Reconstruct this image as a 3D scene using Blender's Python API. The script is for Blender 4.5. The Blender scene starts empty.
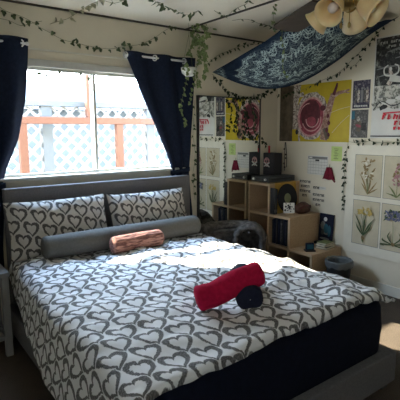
import bpy, math, random
from mathutils import Vector, Matrix, noise
PI = math.pi
sc = bpy.context.scene
COL = sc.collection
R0 = random.Random(7)

# ------------------------------------------------------------------ materials
class G:
    """small helper around a material node tree"""
    def __init__(s, name, rough=0.8, spec=0.3):
        s.m = bpy.data.materials.new(name); s.m.use_nodes = True
        s.t = s.m.node_tree; s.b = s.t.nodes['Principled BSDF']
        s.b.inputs['Roughness'].default_value = rough
        s.b.inputs['Specular IOR Level'].default_value = spec
    def n(s, ty, **kw):
        x = s.t.nodes.new(ty)
        for k, v in kw.items(): setattr(x, k, v)
        return x
    def put(s, sock, v):
        if hasattr(v, 'is_linked') or isinstance(v, bpy.types.NodeSocket): s.t.links.new(v, sock)
        else: sock.default_value = v
    def ma(s, op, a, b=0.0, c=0.0):
        x = s.n('ShaderNodeMath', operation=op)
        s.put(x.inputs[0], a); s.put(x.inputs[1], b); s.put(x.inputs[2], c)
        return x.outputs[0]
    def mix(s, f, a, b):
        x = s.n('ShaderNodeMix', data_type='RGBA')
        s.put(x.inputs[0], f); s.put(x.inputs[6], a); s.put(x.inputs[7], b)
        return x.outputs[2]
    def coord(s, which='Object'):
        return s.n('ShaderNodeTexCoord').outputs[which]
    def noise(s, co, scale, detail=3.0, rough=0.55):
        x = s.n('ShaderNodeTexNoise'); s.put(x.inputs['Vector'], co)
        x.inputs['Scale'].default_value = scale; x.inputs['Detail'].default_value = detail
        x.inputs['Roughness'].default_value = rough
        return x.outputs[0]
    def step(s, v, lo, hi):
        x = s.n('ShaderNodeMapRange', interpolation_type='SMOOTHSTEP'); s.put(x.inputs[0], v)
        x.inputs[1].default_value = lo; x.inputs[2].default_value = hi
        return x.outputs[0]
    def base(s, v): s.put(s.b.inputs['Base Color'], v)
    def bump(s, h, st=0.3, dist=0.01):
        x = s.n('ShaderNodeBump'); x.inputs['Strength'].default_value = st; x.inputs['Distance'].default_value = dist
        s.put(x.inputs['Height'], h); s.put(s.b.inputs['Normal'], x.outputs[0])

def c4(c): return (c[0], c[1], c[2], 1.0)

def plain(name, col, rough=0.7, spec=0.3, var=0.12, scale=12.0, metal=0.0, bump=0.0, bscale=120.0):
    g = G(name, rough, spec)
    g.b.inputs['Metallic'].default_value = metal
    co = g.coord()
    f = g.step(g.noise(co, scale), 0.3, 0.7)
    g.base(g.mix(f, c4([v * (1 - var) for v in col]), c4([min(1, v * (1 + var)) for v in col])))
    if bump: g.bump(g.noise(co, bscale, 2.0), bump, 0.004)
    return g.m

def hearts(name, cw=0.130, ch=0.098, unit=0.0510, ground=(0.76, 0.76, 0.78), ink=(0.060, 0.056, 0.054)):
    """white cloth with staggered rows of brush drawn hearts, UV in metres"""
    g = G(name, 0.85, 0.15)
    uv = g.coord('UV'); sx = g.n('ShaderNodeSeparateXYZ'); g.put(sx.inputs[0], uv)
    nz = g.noise(uv, 28.0, 2.0)
    wob = g.ma('MULTIPLY', g.ma('SUBTRACT', nz, 0.5), 0.020)
    U = g.ma('ADD', sx.outputs[0], wob); V = g.ma('ADD', g.ma('ADD', sx.outputs[1], wob), g.ma('MULTIPLY', sx.outputs[0], 0.26))
    st = g.n('ShaderNodeCombineXYZ'); g.put(st.inputs[0], g.ma('MULTIPLY', sx.outputs[0], 1.0)); g.put(st.inputs[1], sx.outputs[1])
    streak = g.noise(st.outputs[0], 150.0, 2.0)
    lay = []
    for k in (0, 1):
        u = g.ma('FRACT', g.ma('ADD', g.ma('DIVIDE', U, cw), 0.5 * k + 50.0))
        v = g.ma('FRACT', g.ma('ADD', g.ma('DIVIDE', V, 2 * ch), 0.5 * k + 50.0))
        x = g.ma('MULTIPLY', g.ma('SUBTRACT', u, 0.5), cw / unit)
        y = g.ma('MULTIPLY', g.ma('SUBTRACT', v, 0.47), 2 * ch / unit)
        ax = g.ma('ABSOLUTE', x)
        yy = g.ma('SUBTRACT', g.ma('MULTIPLY', y, 1.18), g.ma('MULTIPLY', g.ma('SQRT', ax), 0.92))
        F = g.ma('SQRT', g.ma('ADD', g.ma('MULTIPLY', x, x), g.ma('MULTIPLY', yy, yy)))
        F = g.ma('ADD', F, g.ma('MULTIPLY', g.ma('SUBTRACT', streak, 0.5), 0.22))
        a = g.step(F, 0.64, 0.72); b = g.step(F, 1.12, 1.03)
        lay.append(g.ma('MULTIPLY', a, b))
    ink_f = g.ma('MAXIMUM', lay[0], lay[1])
    ink_f = g.ma('MULTIPLY', ink_f, g.ma('ADD', 0.84, g.ma('MULTIPLY', g.step(streak, 0.35, 0.6), 0.16)))
    g.base(g.mix(ink_f, c4(ground), c4(ink)))
    g.bump(g.noise(uv, 35.0, 3.0), 0.25, 0.01)
    g.b.inputs['Sheen Weight'].default_value = 0.1
    return g.m

def wood(name, a, b, scale=6.0, rough=0.6):
    g = G(name, rough, 0.3)
    mp = g.n('ShaderNodeMapping'); g.put(mp.inputs[0], g.coord()); mp.inputs['Scale'].default_value = (8, 1.2, 14)
    f = g.step(g.noise(mp.outputs[0], scale, 5.0, 0.6), 0.3, 0.7)
    g.base(g.mix(f, c4(a), c4(b)))
    return g.m

def collage(name, dark, mid, light, scale, t0=0.45, t1=0.6):
    g = G(name, 0.55, 0.3)
    co = g.coord()
    a = g.noise(co, scale, 6.0, 0.7); b = g.noise(co, scale * 2.7, 4.0, 0.6)
    base = g.mix(g.step(b, 0.45, 0.6), c4(dark), c4(mid))
    g.base(g.mix(g.step(a, t0, t1), base, c4(light)))
    return g.m

def glass_mat(name, tint=(0.95, 0.98, 0.97), refl=0.06):
    m = bpy.data.materials.new(name); m.use_nodes = True; t = m.node_tree; t.nodes.clear()
    o = t.nodes.new('ShaderNodeOutputMaterial'); mx = t.nodes.new('ShaderNodeMixShader')
    tr = t.nodes.new('ShaderNodeBsdfTransparent'); gl = t.nodes.new('ShaderNodeBsdfGlossy')
    tr.inputs[0].default_value = c4(tint); gl.inputs['Roughness'].default_value = 0.02
    mx.inputs[0].default_value = refl
    t.links.new(tr.outputs[0], mx.inputs[1]); t.links.new(gl.outputs[0], mx.inputs[2]); t.links.new(mx.outputs[0], o.inputs[0])
    return m

def tapestry_mat():
    g = G('tapestry_print', 0.9, 0.1)
    uv = g.coord('UV'); sx = g.n('ShaderNodeSeparateXYZ'); g.put(sx.inputs[0], uv)
    dx = g.ma('SUBTRACT', sx.outputs[0], 0.86); dy = g.ma('MULTIPLY', g.ma('SUBTRACT', sx.outputs[1], 0.52), 0.95)
    r = g.ma('SQRT', g.ma('ADD', g.ma('MULTIPLY', dx, dx), g.ma('MULTIPLY', dy, dy)))
    th = g.ma('ARCTAN2', dy, dx)
    pet = g.ma('ABSOLUTE', g.ma('SINE', g.ma('MULTIPLY', th, 9.0)))
    ring = g.ma('SINE', g.ma('MULTIPLY', g.ma('ADD', r, g.ma('MULTIPLY', pet, 0.05)), 62.0))
    pet2 = g.ma('SINE', g.ma('ADD', g.ma('MULTIPLY', th, 36.0), g.ma('MULTIPLY', r, 40.0)))
    pet3 = g.ma('SINE', g.ma('SUBTRACT', g.ma('MULTIPLY', th, 36.0), g.ma('MULTIPLY', r, 40.0)))
    vor = g.n('ShaderNodeTexVoronoi', feature='DISTANCE_TO_EDGE'); g.put(vor.inputs['Vector'], uv); vor.inputs['Scale'].default_value = 27.0
    l1 = g.step(g.ma('ABSOLUTE', ring), 0.30, 0.10)
    l2 = g.ma('MAXIMUM', g.step(g.ma('ABSOLUTE', pet2), 0.28, 0.1), g.step(g.ma('ABSOLUTE', pet3), 0.28, 0.1))
    l3 = g.step(vor.outputs['Distance'], 0.075, 0.03)
    lines = g.ma('MAXIMUM', g.ma('MAXIMUM', g.ma('MULTIPLY', l1, 0.9), g.ma('MULTIPLY', l2, 0.45)), g.ma('MULTIPLY', l3, 0.75))
    nz = g.noise(uv, 9.0, 3.0)
    inside = g.step(g.ma('ADD', r, g.ma('MULTIPLY', pet, 0.05)), 0.66, 0.58)
    edge = g.ma('ABSOLUTE', g.ma('SUBTRACT', sx.outputs[1], 0.5))
    inner = g.step(edge, 0.47, 0.36)
    tip = g.step(sx.outputs[0], 0.16, 0.10)
    cover = g.ma('MAXIMUM', g.ma('MULTIPLY', inside, inner), g.ma('MULTIPLY', tip, inner))
    zone = g.step(g.ma('SINE', g.ma('ADD', g.ma('MULTIPLY', r, 34.0), g.ma('MULTIPLY', pet, 2.6))), -0.5, 0.3)
    cover = g.ma('MULTIPLY', cover, g.ma('ADD', 0.30, g.ma('MULTIPLY', zone, 0.95)))
    f = g.ma('MULTIPLY', g.ma('MULTIPLY', lines, cover), g.ma('ADD', 0.45, nz))
    navy = g.mix(g.step(nz, 0.3, 0.7), c4((0.010, 0.018, 0.036)), c4((0.018, 0.032, 0.058)))
    g.base(g.mix(f, navy, c4((0.44, 0.56, 0.55))))
    return g.m

M = {}
M['wall'] = plain('wall_paint', (0.70, 0.645, 0.530), 0.85, 0.2, 0.03, 3.0, bump=0.05)
M['ceil'] = plain('ceiling_paint', (0.72, 0.67, 0.565), 0.9, 0.15, 0.03, 2.0, bump=0.06)
M['trimw'] = plain('trim_paint', (0.66, 0.64, 0.57), 0.6, 0.3, 0.04)
M['strip'] = plain('seam_batten', (0.055, 0.048, 0.042), 0.7, 0.2, 0.2)
def carpet():
    g = G('brown_carpet', 0.95, 0.05); co = g.coord()
    f = g.step(g.noise(co, 240.0, 3.0), 0.35, 0.65); h = g.step(g.noise(co, 6.0, 3.0), 0.3, 0.7)
    g.base(g.mix(g.ma('MULTIPLY', f, 0.8), g.mix(h, c4((0.055, 0.042, 0.034)), c4((0.080, 0.062, 0.050))), c4((0.16, 0.128, 0.102))))
    g.bump(g.noise(co, 260.0, 3.0), 0.8, 0.01)
    return g.m
M['carpet'] = carpet()
M['alu'] = plain('window_white_metal', (0.55, 0.55, 0.52), 0.45, 0.5, 0.03)
M['glass'] = glass_mat('window_glass')
M['navycloth'] = plain('navy_curtain_cloth', (0.014, 0.020, 0.040), 0.9, 0.1, 0.15, 40.0, bump=0.1)
M['chrome'] = plain('white_metal', (0.75, 0.75, 0.75), 0.35, 0.5, 0.03)
M['bedfab'] = plain('charcoal_upholstery', (0.150, 0.145, 0.150), 0.9, 0.15, 0.12, 90.0, bump=0.2, bscale=300)
M['railfab'] = M['bedfab']
M['navysheet'] = plain('navy_sheet', (0.006, 0.008, 0.019), 0.85, 0.15, 0.15, 30.0, bump=0.1)
M['black'] = plain('black_plastic', (0.018, 0.018, 0.02), 0.5, 0.4, 0.15)
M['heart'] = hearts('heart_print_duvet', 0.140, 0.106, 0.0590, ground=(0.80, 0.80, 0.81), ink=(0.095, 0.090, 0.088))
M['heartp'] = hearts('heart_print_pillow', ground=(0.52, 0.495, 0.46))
M['greycush'] = plain('grey_bolster_cloth', (0.135, 0.128, 0.115), 0.9, 0.15, 0.08, 60.0, bump=0.15, bscale=250)
def terra():
    g = G('terracotta_cloth', 0.9, 0.15)
    mp = g.n('ShaderNodeMapping'); g.put(mp.inputs[0], g.coord()); mp.inputs['Scale'].default_value = (7, 46, 46)
    f = g.noise(mp.outputs[0], 1.6, 3.0, 0.6)
    g.base(g.mix(g.step(f, 0.38, 0.60), c4((0.115, 0.050, 0.045)), c4((0.40, 0.205, 0.165)))); g.bump(f, 0.5, 0.01)
    return g.m
M['terra'] = terra()
M['red'] = plain('red_fleece', (0.44, 0.010, 0.050), 0.95, 0.1, 0.12, 50.0, bump=0.4, bscale=200)
M['bluecush'] = plain('dark_blue_cloth', (0.016, 0.018, 0.036), 0.9, 0.15, 0.12, 50.0, bump=0.3, bscale=200)
M['whitewood'] = plain('grey_white_wood', (0.26, 0.26, 0.265), 0.6, 0.3, 0.06)
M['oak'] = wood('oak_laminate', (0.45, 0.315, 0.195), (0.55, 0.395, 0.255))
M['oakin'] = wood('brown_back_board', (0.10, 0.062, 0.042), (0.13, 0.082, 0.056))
def mirror():
    g = G('mirror_silver', 0.02, 0.5); g.b.inputs['Metallic'].default_value = 1.0; g.base(c4((0.80, 0.83, 0.80))); return g.m
M['mirror'] = mirror()
M['tap'] = tapestry_mat()
M['blade'] = wood('dark_fan_wood', (0.040, 0.027, 0.019), (0.062, 0.042, 0.030))
M['brass'] = plain('aged_brass', (0.42, 0.30, 0.12), 0.35, 0.5, 0.1, metal=0.9)
def cream_glass():
    g = G('cream_glass', 0.35, 0.5); co = g.coord()
    g.base(g.mix(g.step(g.noise(co, 9.0), 0.3, 0.7), c4((0.84, 0.62, 0.32)), c4((0.90, 0.74, 0.46))))
    g.b.inputs['Transmission Weight'].default_value = 0.0
    g.b.inputs['Subsurface Weight'].default_value = 0.25
    g.b.inputs['Subsurface Radius'].default_value = (0.03, 0.02, 0.008)
    return g.m
M['cream'] = cream_glass()
M['bulb'] = plain('frosted_bulb', (0.82, 0.72, 0.68), 0.4, 0.4, 0.02)
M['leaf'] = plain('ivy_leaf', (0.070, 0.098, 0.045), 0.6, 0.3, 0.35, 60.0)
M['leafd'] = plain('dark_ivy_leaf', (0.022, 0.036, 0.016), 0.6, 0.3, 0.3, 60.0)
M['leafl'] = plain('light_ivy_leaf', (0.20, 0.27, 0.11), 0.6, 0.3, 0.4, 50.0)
M['leafsun'] = plain('sunlit_ivy_leaf', (0.40, 0.40, 0.28), 0.6, 0.3, 0.2, 50.0)  # sunlight put into the leaf colour of one strand
M['stem'] = plain('vine_stem', (0.14, 0.16, 0.075), 0.7, 0.2, 0.2)
M['pot'] = plain('white_pot', (0.62, 0.64, 0.58), 0.5, 0.4, 0.04)
M['paper'] = plain('white_paper', (0.66, 0.65, 0.62), 0.7, 0.2, 0.03)
M['cpaper'] = plain('cream_paper', (0.56, 0.50, 0.37), 0.7, 0.2, 0.05)
M['fpaper'] = plain('ivory_frame_paper', (0.74, 0.70, 0.60), 0.7, 0.2, 0.03)
M['yellow'] = plain('yellow_print', (0.47, 0.35, 0.012), 0.5, 0.3, 0.08, 6.0)
M['brownp'] = plain('brown_print', (0.105, 0.080, 0.055), 0.55, 0.3, 0.3, 14.0)
M['rose'] = plain('rose_print', (0.27, 0.045, 0.070), 0.55, 0.3, 0.3, 20.0)
M['rosed'] = plain('dark_rose_print', (0.10, 0.018, 0.026), 0.55, 0.3, 0.3, 20.0)
M['pink'] = plain('pink_print', (0.52, 0.27, 0.27), 0.55, 0.3, 0.2, 30.0)
M['speck'] = collage('speckled_print', (0.10, 0.07, 0.06), (0.30, 0.22, 0.20), (0.58, 0.52, 0.45), 40.0, 0.42, 0.58)
M['armp'] = collage('pale_arm_print', (0.22, 0.11, 0.08), (0.36, 0.22, 0.17), (0.50, 0.36, 0.30), 30.0, 0.5, 0.65)
M['bwdark'] = collage('black_white_collage', (0.010, 0.010, 0.010), (0.030, 0.030, 0.028), (0.30, 0.30, 0.27), 13.0, 0.52, 0.68)
M['bwlight'] = collage('pale_rubble_collage', (0.08, 0.08, 0.07), (0.26, 0.26, 0.23), (0.60, 0.58, 0.52), 22.0, 0.42, 0.56)
M['bluecol'] = collage('dark_violet_collage', (0.022, 0.020, 0.045), (0.06, 0.05, 0.085), (0.26, 0.23, 0.25), 26.0, 0.5, 0.66)
M['greycol'] = collage('dark_grey_collage', (0.050, 0.048, 0.045), (0.10, 0.09, 0.085), (0.21, 0.19, 0.18), 34.0, 0.48, 0.64)
M['redink'] = plain('red_ink', (0.55, 0.025, 0.045), 0.6, 0.2, 0.1)
M['whiteink'] = plain('white_ink', (0.60, 0.60, 0.56), 0.6, 0.2, 0.05)
M['greyink'] = plain('grey_ink', (0.20, 0.20, 0.20), 0.6, 0.2, 0.1)
M['ink'] = plain('black_ink', (0.035, 0.035, 0.04), 0.6, 0.2, 0.1)
M['teal'] = plain('teal_ink', (0.03, 0.12, 0.17), 0.6, 0.2, 0.1)
M['sage'] = plain('sage_ink', (0.16, 0.19, 0.085), 0.6, 0.2, 0.25, 60)
M['dsage'] = plain('deep_green_ink', (0.075, 0.105, 0.052), 0.6, 0.2, 0.25, 60)
M['brownink'] = plain('brown_ink', (0.26, 0.185, 0.09), 0.6, 0.2, 0.25, 60)
M['daff'] = plain('daffodil_ink', (0.52, 0.38, 0.12), 0.6, 0.2, 0.2, 60)
M['agap'] = plain('violet_blue_ink', (0.15, 0.155, 0.25), 0.6, 0.2, 0.3, 90)
M['pinkink'] = plain('dusty_pink_ink', (0.40, 0.20, 0.22), 0.6, 0.2, 0.3, 90)
M['note'] = plain('green_note', (0.50, 0.62, 0.22), 0.7, 0.2, 0.08)
M['maroon'] = plain('maroon_cloth', (0.16, 0.012, 0.028), 0.8, 0.2, 0.2, 40)
M['leather'] = plain('brown_leather', (0.085, 0.035, 0.024), 0.5, 0.4, 0.25, 30, bump=0.2)
M['sleevey'] = plain('amber_sleeve', (0.50, 0.30, 0.055), 0.6, 0.3, 0.1)
M['vinyl'] = plain('black_vinyl', (0.008, 0.008, 0.012), 0.55, 0.25, 0.1)
M['rlabel'] = plain('olive_label', (0.24, 0.26, 0.15), 0.6, 0.3, 0.15)
M['silver'] = plain('silver_knob', (0.6, 0.6, 0.6), 0.3, 0.5, 0.05, metal=0.7)
M['spk'] = plain('speaker_case', (0.026, 0.025, 0.030), 0.65, 0.3, 0.15)
M['devgrey'] = plain('dark_grey_case', (0.055, 0.058, 0.062), 0.5, 0.4, 0.1)
M['fleece'] = plain('grey_brown_fleece', (0.13, 0.118, 0.112), 0.95, 0.1, 0.45, 22.0, bump=0.5, bscale=40)
M['binm'] = plain('bin_plastic', (0.030, 0.033, 0.036), 0.5, 0.4, 0.1)
M['liner'] = plain('grey_bin_liner', (0.11, 0.12, 0.125), 0.35, 0.5, 0.15, 30)
M['redwood'] = wood('orange_stained_wood', (0.0756, 0.027, 0.013), (0.095, 0.0367, 0.0194))
M['greypost'] = plain('grey_painted_post', (0.0778, 0.0842, 0.0896), 0.7, 0.3, 0.06)
M['lattice'] = plain('white_lattice', (0.27, 0.27, 0.265), 0.6, 0.3, 0.03)
M['sandy'] = plain('pale_yard', (0.10, 0.10, 0.10), 0.9, 0.2, 0.1, 3)
M['siding'] = plain('pale_siding', (0.066, 0.076, 0.082), 0.8, 0.2, 0.05, 3)
M['roofm'] = plain('pale_roof', (0.081, 0.0918, 0.0994), 0.8, 0.2, 0.08, 3)

# ------------------------------------------------------------------ mesh building
WL = {}
class MB:
    def __init__(s): s.v = []; s.f = []; s.mi = []; s.uv = None
    def add(s, vs, fs, mi=0):
        o = len(s.v); s.v += [tuple(p) for p in vs]
        for f in fs: s.f.append(tuple(i + o for i in f)); s.mi.append(mi)
        return s
    def box(s, lo, hi, mi=0, M3=None, c=None):
        vs = [(x, y, z) for z in (lo[2], hi[2]) for y in (lo[1], hi[1]) for x in (lo[0], hi[0])]
        if M3 is not None: vs = [Vector(c) + M3 @ Vector(p) for p in vs]
        return s.add(vs, [(0, 2, 3, 1), (4, 5, 7, 6), (0, 1, 5, 4), (2, 6, 7, 3), (0, 4, 6, 2), (1, 3, 7, 5)], mi)
    def tube(s, pts, rad, seg=8, mi=0, caps=True, squash=1.0):
        pts = [Vector(p) for p in pts]; n = len(pts)
        if not hasattr(rad, '__len__'): rad = [rad] * n
        vs = []; ref = None
        for i, p in enumerate(pts):
            d = (pts[min(i + 1, n - 1)] - pts[max(i - 1, 0)])
            d = d.normalized() if d.length > 1e-9 else Vector((0, 0, 1))
            if ref is None: ref = Vector((0, 0, 1)) if abs(d.z) < 0.9 else Vector((1, 0, 0))
            a = ref - d * ref.dot(d); a.normalize(); ref = a; b = d.cross(a)
            for k in range(seg):
                t = 2 * PI * k / seg
                vs.append(p + a * (math.cos(t) * rad[i] * squash) + b * (math.sin(t) * rad[i]))
        fs = [(i * seg + k, i * seg + (k + 1) % seg, (i + 1) * seg + (k + 1) % seg, (i + 1) * seg + k) for i in range(n - 1) for k in range(seg)]
        if caps: fs += [tuple(range(seg))[::-1], tuple((n - 1) * seg + k for k in range(seg))]
        return s.add(vs, fs, mi)
    def lathe(s, prof, c, axis=(0, 0, 1), seg=24, mi=0):
        """prof: list of (radius, height along axis)"""
        ax = Vector(axis).normalized(); r = Vector((1, 0, 0)) if abs(ax.x) < 0.9 else Vector((0, 1, 0))
        a = (r - ax * r.dot(ax)).normalized(); b = ax.cross(a); c = Vector(c); vs = []
        for (rr, h) in prof:
            for k in range(seg):
                t = 2 * PI * k / seg
                vs.append(c + ax * h + a * (math.cos(t) * rr) + b * (math.sin(t) * rr))
        n = len(prof)
        fs = [(i * seg + k, i * seg + (k + 1) % seg, (i + 1) * seg + (k + 1) % seg, (i + 1) * seg + k) for i in range(n - 1) for k in range(seg)]
        if prof[0][0] > 1e-6: fs.append(tuple(range(seg))[::-1])
        if prof[-1][0] > 1e-6: fs.append(tuple((n - 1) * seg + k for k in range(seg)))
        return s.add(vs, fs, mi)
    def torus(s, c, axis, R, r, seg=20, rs=8, mi=0):
        ax = Vector(axis).normalized(); q = Vector((1, 0, 0)) if abs(ax.x) < 0.9 else Vector((0, 1, 0))
        a = (q - ax * q.dot(ax)).normalized(); b = ax.cross(a); c = Vector(c); vs = []
        for i in range(seg):
            t = 2 * PI * i / seg; d = a * math.cos(t) + b * math.sin(t)
            for j in range(rs):
                p = 2 * PI * j / rs
                vs.append(c + d * (R + r * math.cos(p)) + ax * (r * math.sin(p)))
        fs = [(i * rs + j, ((i + 1) % seg) * rs + j, ((i + 1) % seg) * rs + (j + 1) % rs, i * rs + (j + 1) % rs) for i in range(seg) for j in range(rs)]
        return s.add(vs, fs, mi)
    def grid(s, fn, nu, nv, mi=0, uvf=None):
        o = len(s.v)
        vs = [fn(i / nu, j / nv) for j in range(nv + 1) for i in range(nu + 1)]
        fs = [(j * (nu + 1) + i, j * (nu + 1) + i + 1, (j + 1) * (nu + 1) + i + 1, (j + 1) * (nu + 1) + i) for j in range(nv) for i in range(nu)]
        s.add(vs, fs, mi)
        if uvf:
            if s.uv is None: s.uv = {}
            for j in range(nv + 1):
                for i in range(nu + 1): s.uv[o + j * (nu + 1) + i] = uvf(i / nu, j / nv)
        return s
    def build(s, name, mats, parent=None, loc=(0, 0, 0), smooth=False, bevel=0.0, solid=0.0, subsurf=0):
        me = bpy.data.meshes.new(name)
        base = Vector(WL[parent.name]) if parent is not None else Vector(loc)
        me.from_pydata([Vector(p) - base for p in s.v], [], s.f)
        for m in (mats if isinstance(mats, (list, tuple)) else [mats]): me.materials.append(M[m])
        for p, mi in zip(me.polygons, s.mi): p.material_index = mi; p.use_smooth = smooth
        if s.uv:
            L = me.uv_layers.new(name='UVMap')
            for lp in me.loops: L.data[lp.index].uv = s.uv.get(lp.vertex_index, (0, 0))
        me.update()
        o = bpy.data.objects.new(name, me); COL.objects.link(o)
        if parent is not None: o.parent = parent
        else: o.location = base
        WL[o.name] = tuple(base)
        if solid: 
            q = o.modifiers.new('thickness', 'SOLIDIFY'); q.thickness = solid; q.offset = -1
        if bevel:
            q = o.modifiers.new('rounded_edges', 'BEVEL'); q.width = bevel; q.segments = 2; q.limit_method = 'ANGLE'
        if subsurf:
            q = o.modifiers.new('smooth', 'SUBSURF'); q.levels = subsurf; q.render_levels = subsurf
        return o

def empty(name, loc):
    o = bpy.data.objects.new(name, None); COL.objects.link(o); o.location = loc; o.empty_display_size = 0.1
    WL[o.name] = tuple(loc); return o
def tag(o, label, cat, group=None, kind=None):
    o['label'] = label; o['category'] = cat
    if group: o['group'] = group
    if kind: o['kind'] = kind
    return o
def thing(name, loc, label, cat, group=None): return tag(empty(name, loc), label, cat, group)
def struct(name, mb, mat, parent=None, **k):
    o = mb.build(name, mat, parent, **k)
    if parent is None: o['kind'] = 'structure'
    return o
def sub_label(o, label): o['label'] = label; return o
def lerp(a, b, t): return a + (b - a) * t
def interp(tab, x):
    if x <= tab[0][0]: return tab[0][1]
    for (x0, y0), (x1, y1) in zip(tab, tab[1:]):
        if x <= x1: return lerp(y0, y1, (x - x0) / (x1 - x0))
    return tab[-1][1]
def catmull(pts, per=6):
    P = [Vector(p) for p in pts]; P = [P[0] * 2 - P[1]] + P + [P[-1] * 2 - P[-2]]; out = []
    for i in range(1, len(P) - 2):
        a, b, c, d = P[i - 1:i + 3]
        for k in range(per):
            t = k / per
            out.append(0.5 * ((2 * b) + (c - a) * t + (2 * a - 5 * b + 4 * c - d) * t * t + (3 * b - a - 3 * c + d) * t ** 3))
    out.append(P[-2]); return out
def nz(x, y, z=0.0): return noise.noise(Vector((x, y, z)))

# ------------------------------------------------------------------ the room
XW, YW, ZC = 3.700, 3.478, 2.432
XL, YF = -0.75, -1.30
WX0, WX1, WZ0, WZ1 = 0.72, 2.33, 1.16, 1.985

struct('floor', MB().box((XL, YF, -0.08), (XW, YW, 0.0)), 'carpet')
struct('ceiling', MB().box((XL - .12, YF - .12, ZC), (XW + .12, YW + .07, ZC + .1)), 'ceil')
b = MB()
b.box((XL - .12, YW, -.08), (WX0, YW + .07, ZC)); b.box((WX1, YW, -.08), (XW + .12, YW + .07, ZC))
b.box((WX0, YW, -.08), (WX1, YW + .07, WZ0)); b.box((WX0, YW, WZ1), (WX1, YW + .07, ZC))
struct('wall_back', b, 'wall')
struct('wall_right', MB().box((XW, YF - .12, -.08), (XW + .12, YW, ZC)), 'wall')
b = MB()
LY0, LY1, LZ0, LZ1 = -.55, -.1, 1.3, 1.9
b.box((XL - .12, YF - .12, -.08), (XL, YW, LZ0)); b.box((XL - .12, YF - .12, LZ1), (XL, YW, ZC))
b.box((XL - .12, YF - .12, LZ0), (XL, LY0, LZ1)); b.box((XL - .12, LY1, LZ0), (XL, YW, LZ1))
struct('wall_left', b, 'wall')
struct('wall_front', MB().box((XL, YF - .12, -.08), (XW, YF, ZC)), 'wall')
struct('baseboard_right', MB().box((XW - .012, YF, 0), (XW, YW - .012, 0.095)), 'trimw', bevel=.003)
struct('baseboard_back', MB().box((XL, YW - .012, 0), (XW, YW, 0.095)), 'trimw', bevel=.003)
# seams: dark batten where back wall meets ceiling and one running along the ceiling, pale strip above the window
struct('trim_1', MB().box((XL, YW - .016, ZC - .013), (XW, YW, ZC)), 'strip')
struct('trim_2', MB().box((2.437, YF, ZC - .007), (2.461, YW - .016, ZC)), 'strip')
struct('trim_3', MB().box((XL, YW - .010, 2.105), (2.60, YW, 2.118)), 'trimw')

# window: white metal slider
w = empty('window_1', ((WX0 + WX1) / 2, YW, WZ0)); w['kind'] = 'structure'
b = MB()
b.box((WX0 - .05, YW - .014, WZ1), (WX1 + .05, YW, WZ1 + .055)); b.box((WX0 - .05, YW - .014, WZ0), (WX0, YW, WZ1)); b.box((WX1, YW - .014, WZ0), (WX1 + .05, YW, WZ1))
b.build('window_frame', 'alu', w, bevel=.003)
MB().box((WX0 - .07, YW - .055, WZ0 - .022), (WX1 + .07, YW + .0, WZ0)).build('window_sill', 'alu', w, bevel=.004)
MB().box((WX0 - .05, YW - .014, WZ0 - .10), (WX1 + .05, YW, WZ0 - .022)).build('apron', 'wall', w)
MX = 1.527
for (x0, x1, yy) in ((WX0, MX + .02, YW + .014), (MX - .012, WX1, YW + .040)):
    b = MB(); t = .022
    b.box((x0, yy, WZ0), (x0 + t, yy + .022, WZ1)); b.box((x1 - t, yy, WZ0), (x1, yy + .022, WZ1))
    b.box((x0 + t, yy, WZ0), (x1 - t, yy + .022, WZ0 + t)); b.box((x0 + t, yy, WZ1 - t), (x1 - t, yy + .022, WZ1))
    sash = b.build('window_sash', 'alu', w)
    MB().box((x0 + t, yy + .010, WZ0 + t), (x1 - t, yy + .014, WZ1 - t)).build('pane', 'glass', sash)
MB().box((MX - .006, YW + .004, 1.50), (MX + .008, YW + .014, 1.56)).build('latch', 'alu', w)
# unseen window, added in the left wall to fill the room with daylight
w2 = empty('added_fill_window', (XL, (LY0 + LY1) / 2, LZ0)); w2['kind'] = 'structure'
b = MB(); b.box((XL - .1, LY0, LZ0), (XL, LY0 + .04, LZ1)); b.box((XL - .1, LY1 - .04, LZ0), (XL, LY1, LZ1)); b.box((XL - .1, LY0 + .04, LZ0), (XL, LY1 - .04, LZ0 + .04)); b.box((XL - .1, LY0 + .04, LZ1 - .04), (XL, LY1 - .04, LZ1))
b.build('window_frame', 'alu', w2)
MB().box((XL - .055, LY0 + .04, LZ0 + .04), (XL - .05, LY1 - .04, LZ1 - .04)).build('pane', 'glass', w2)

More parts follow.
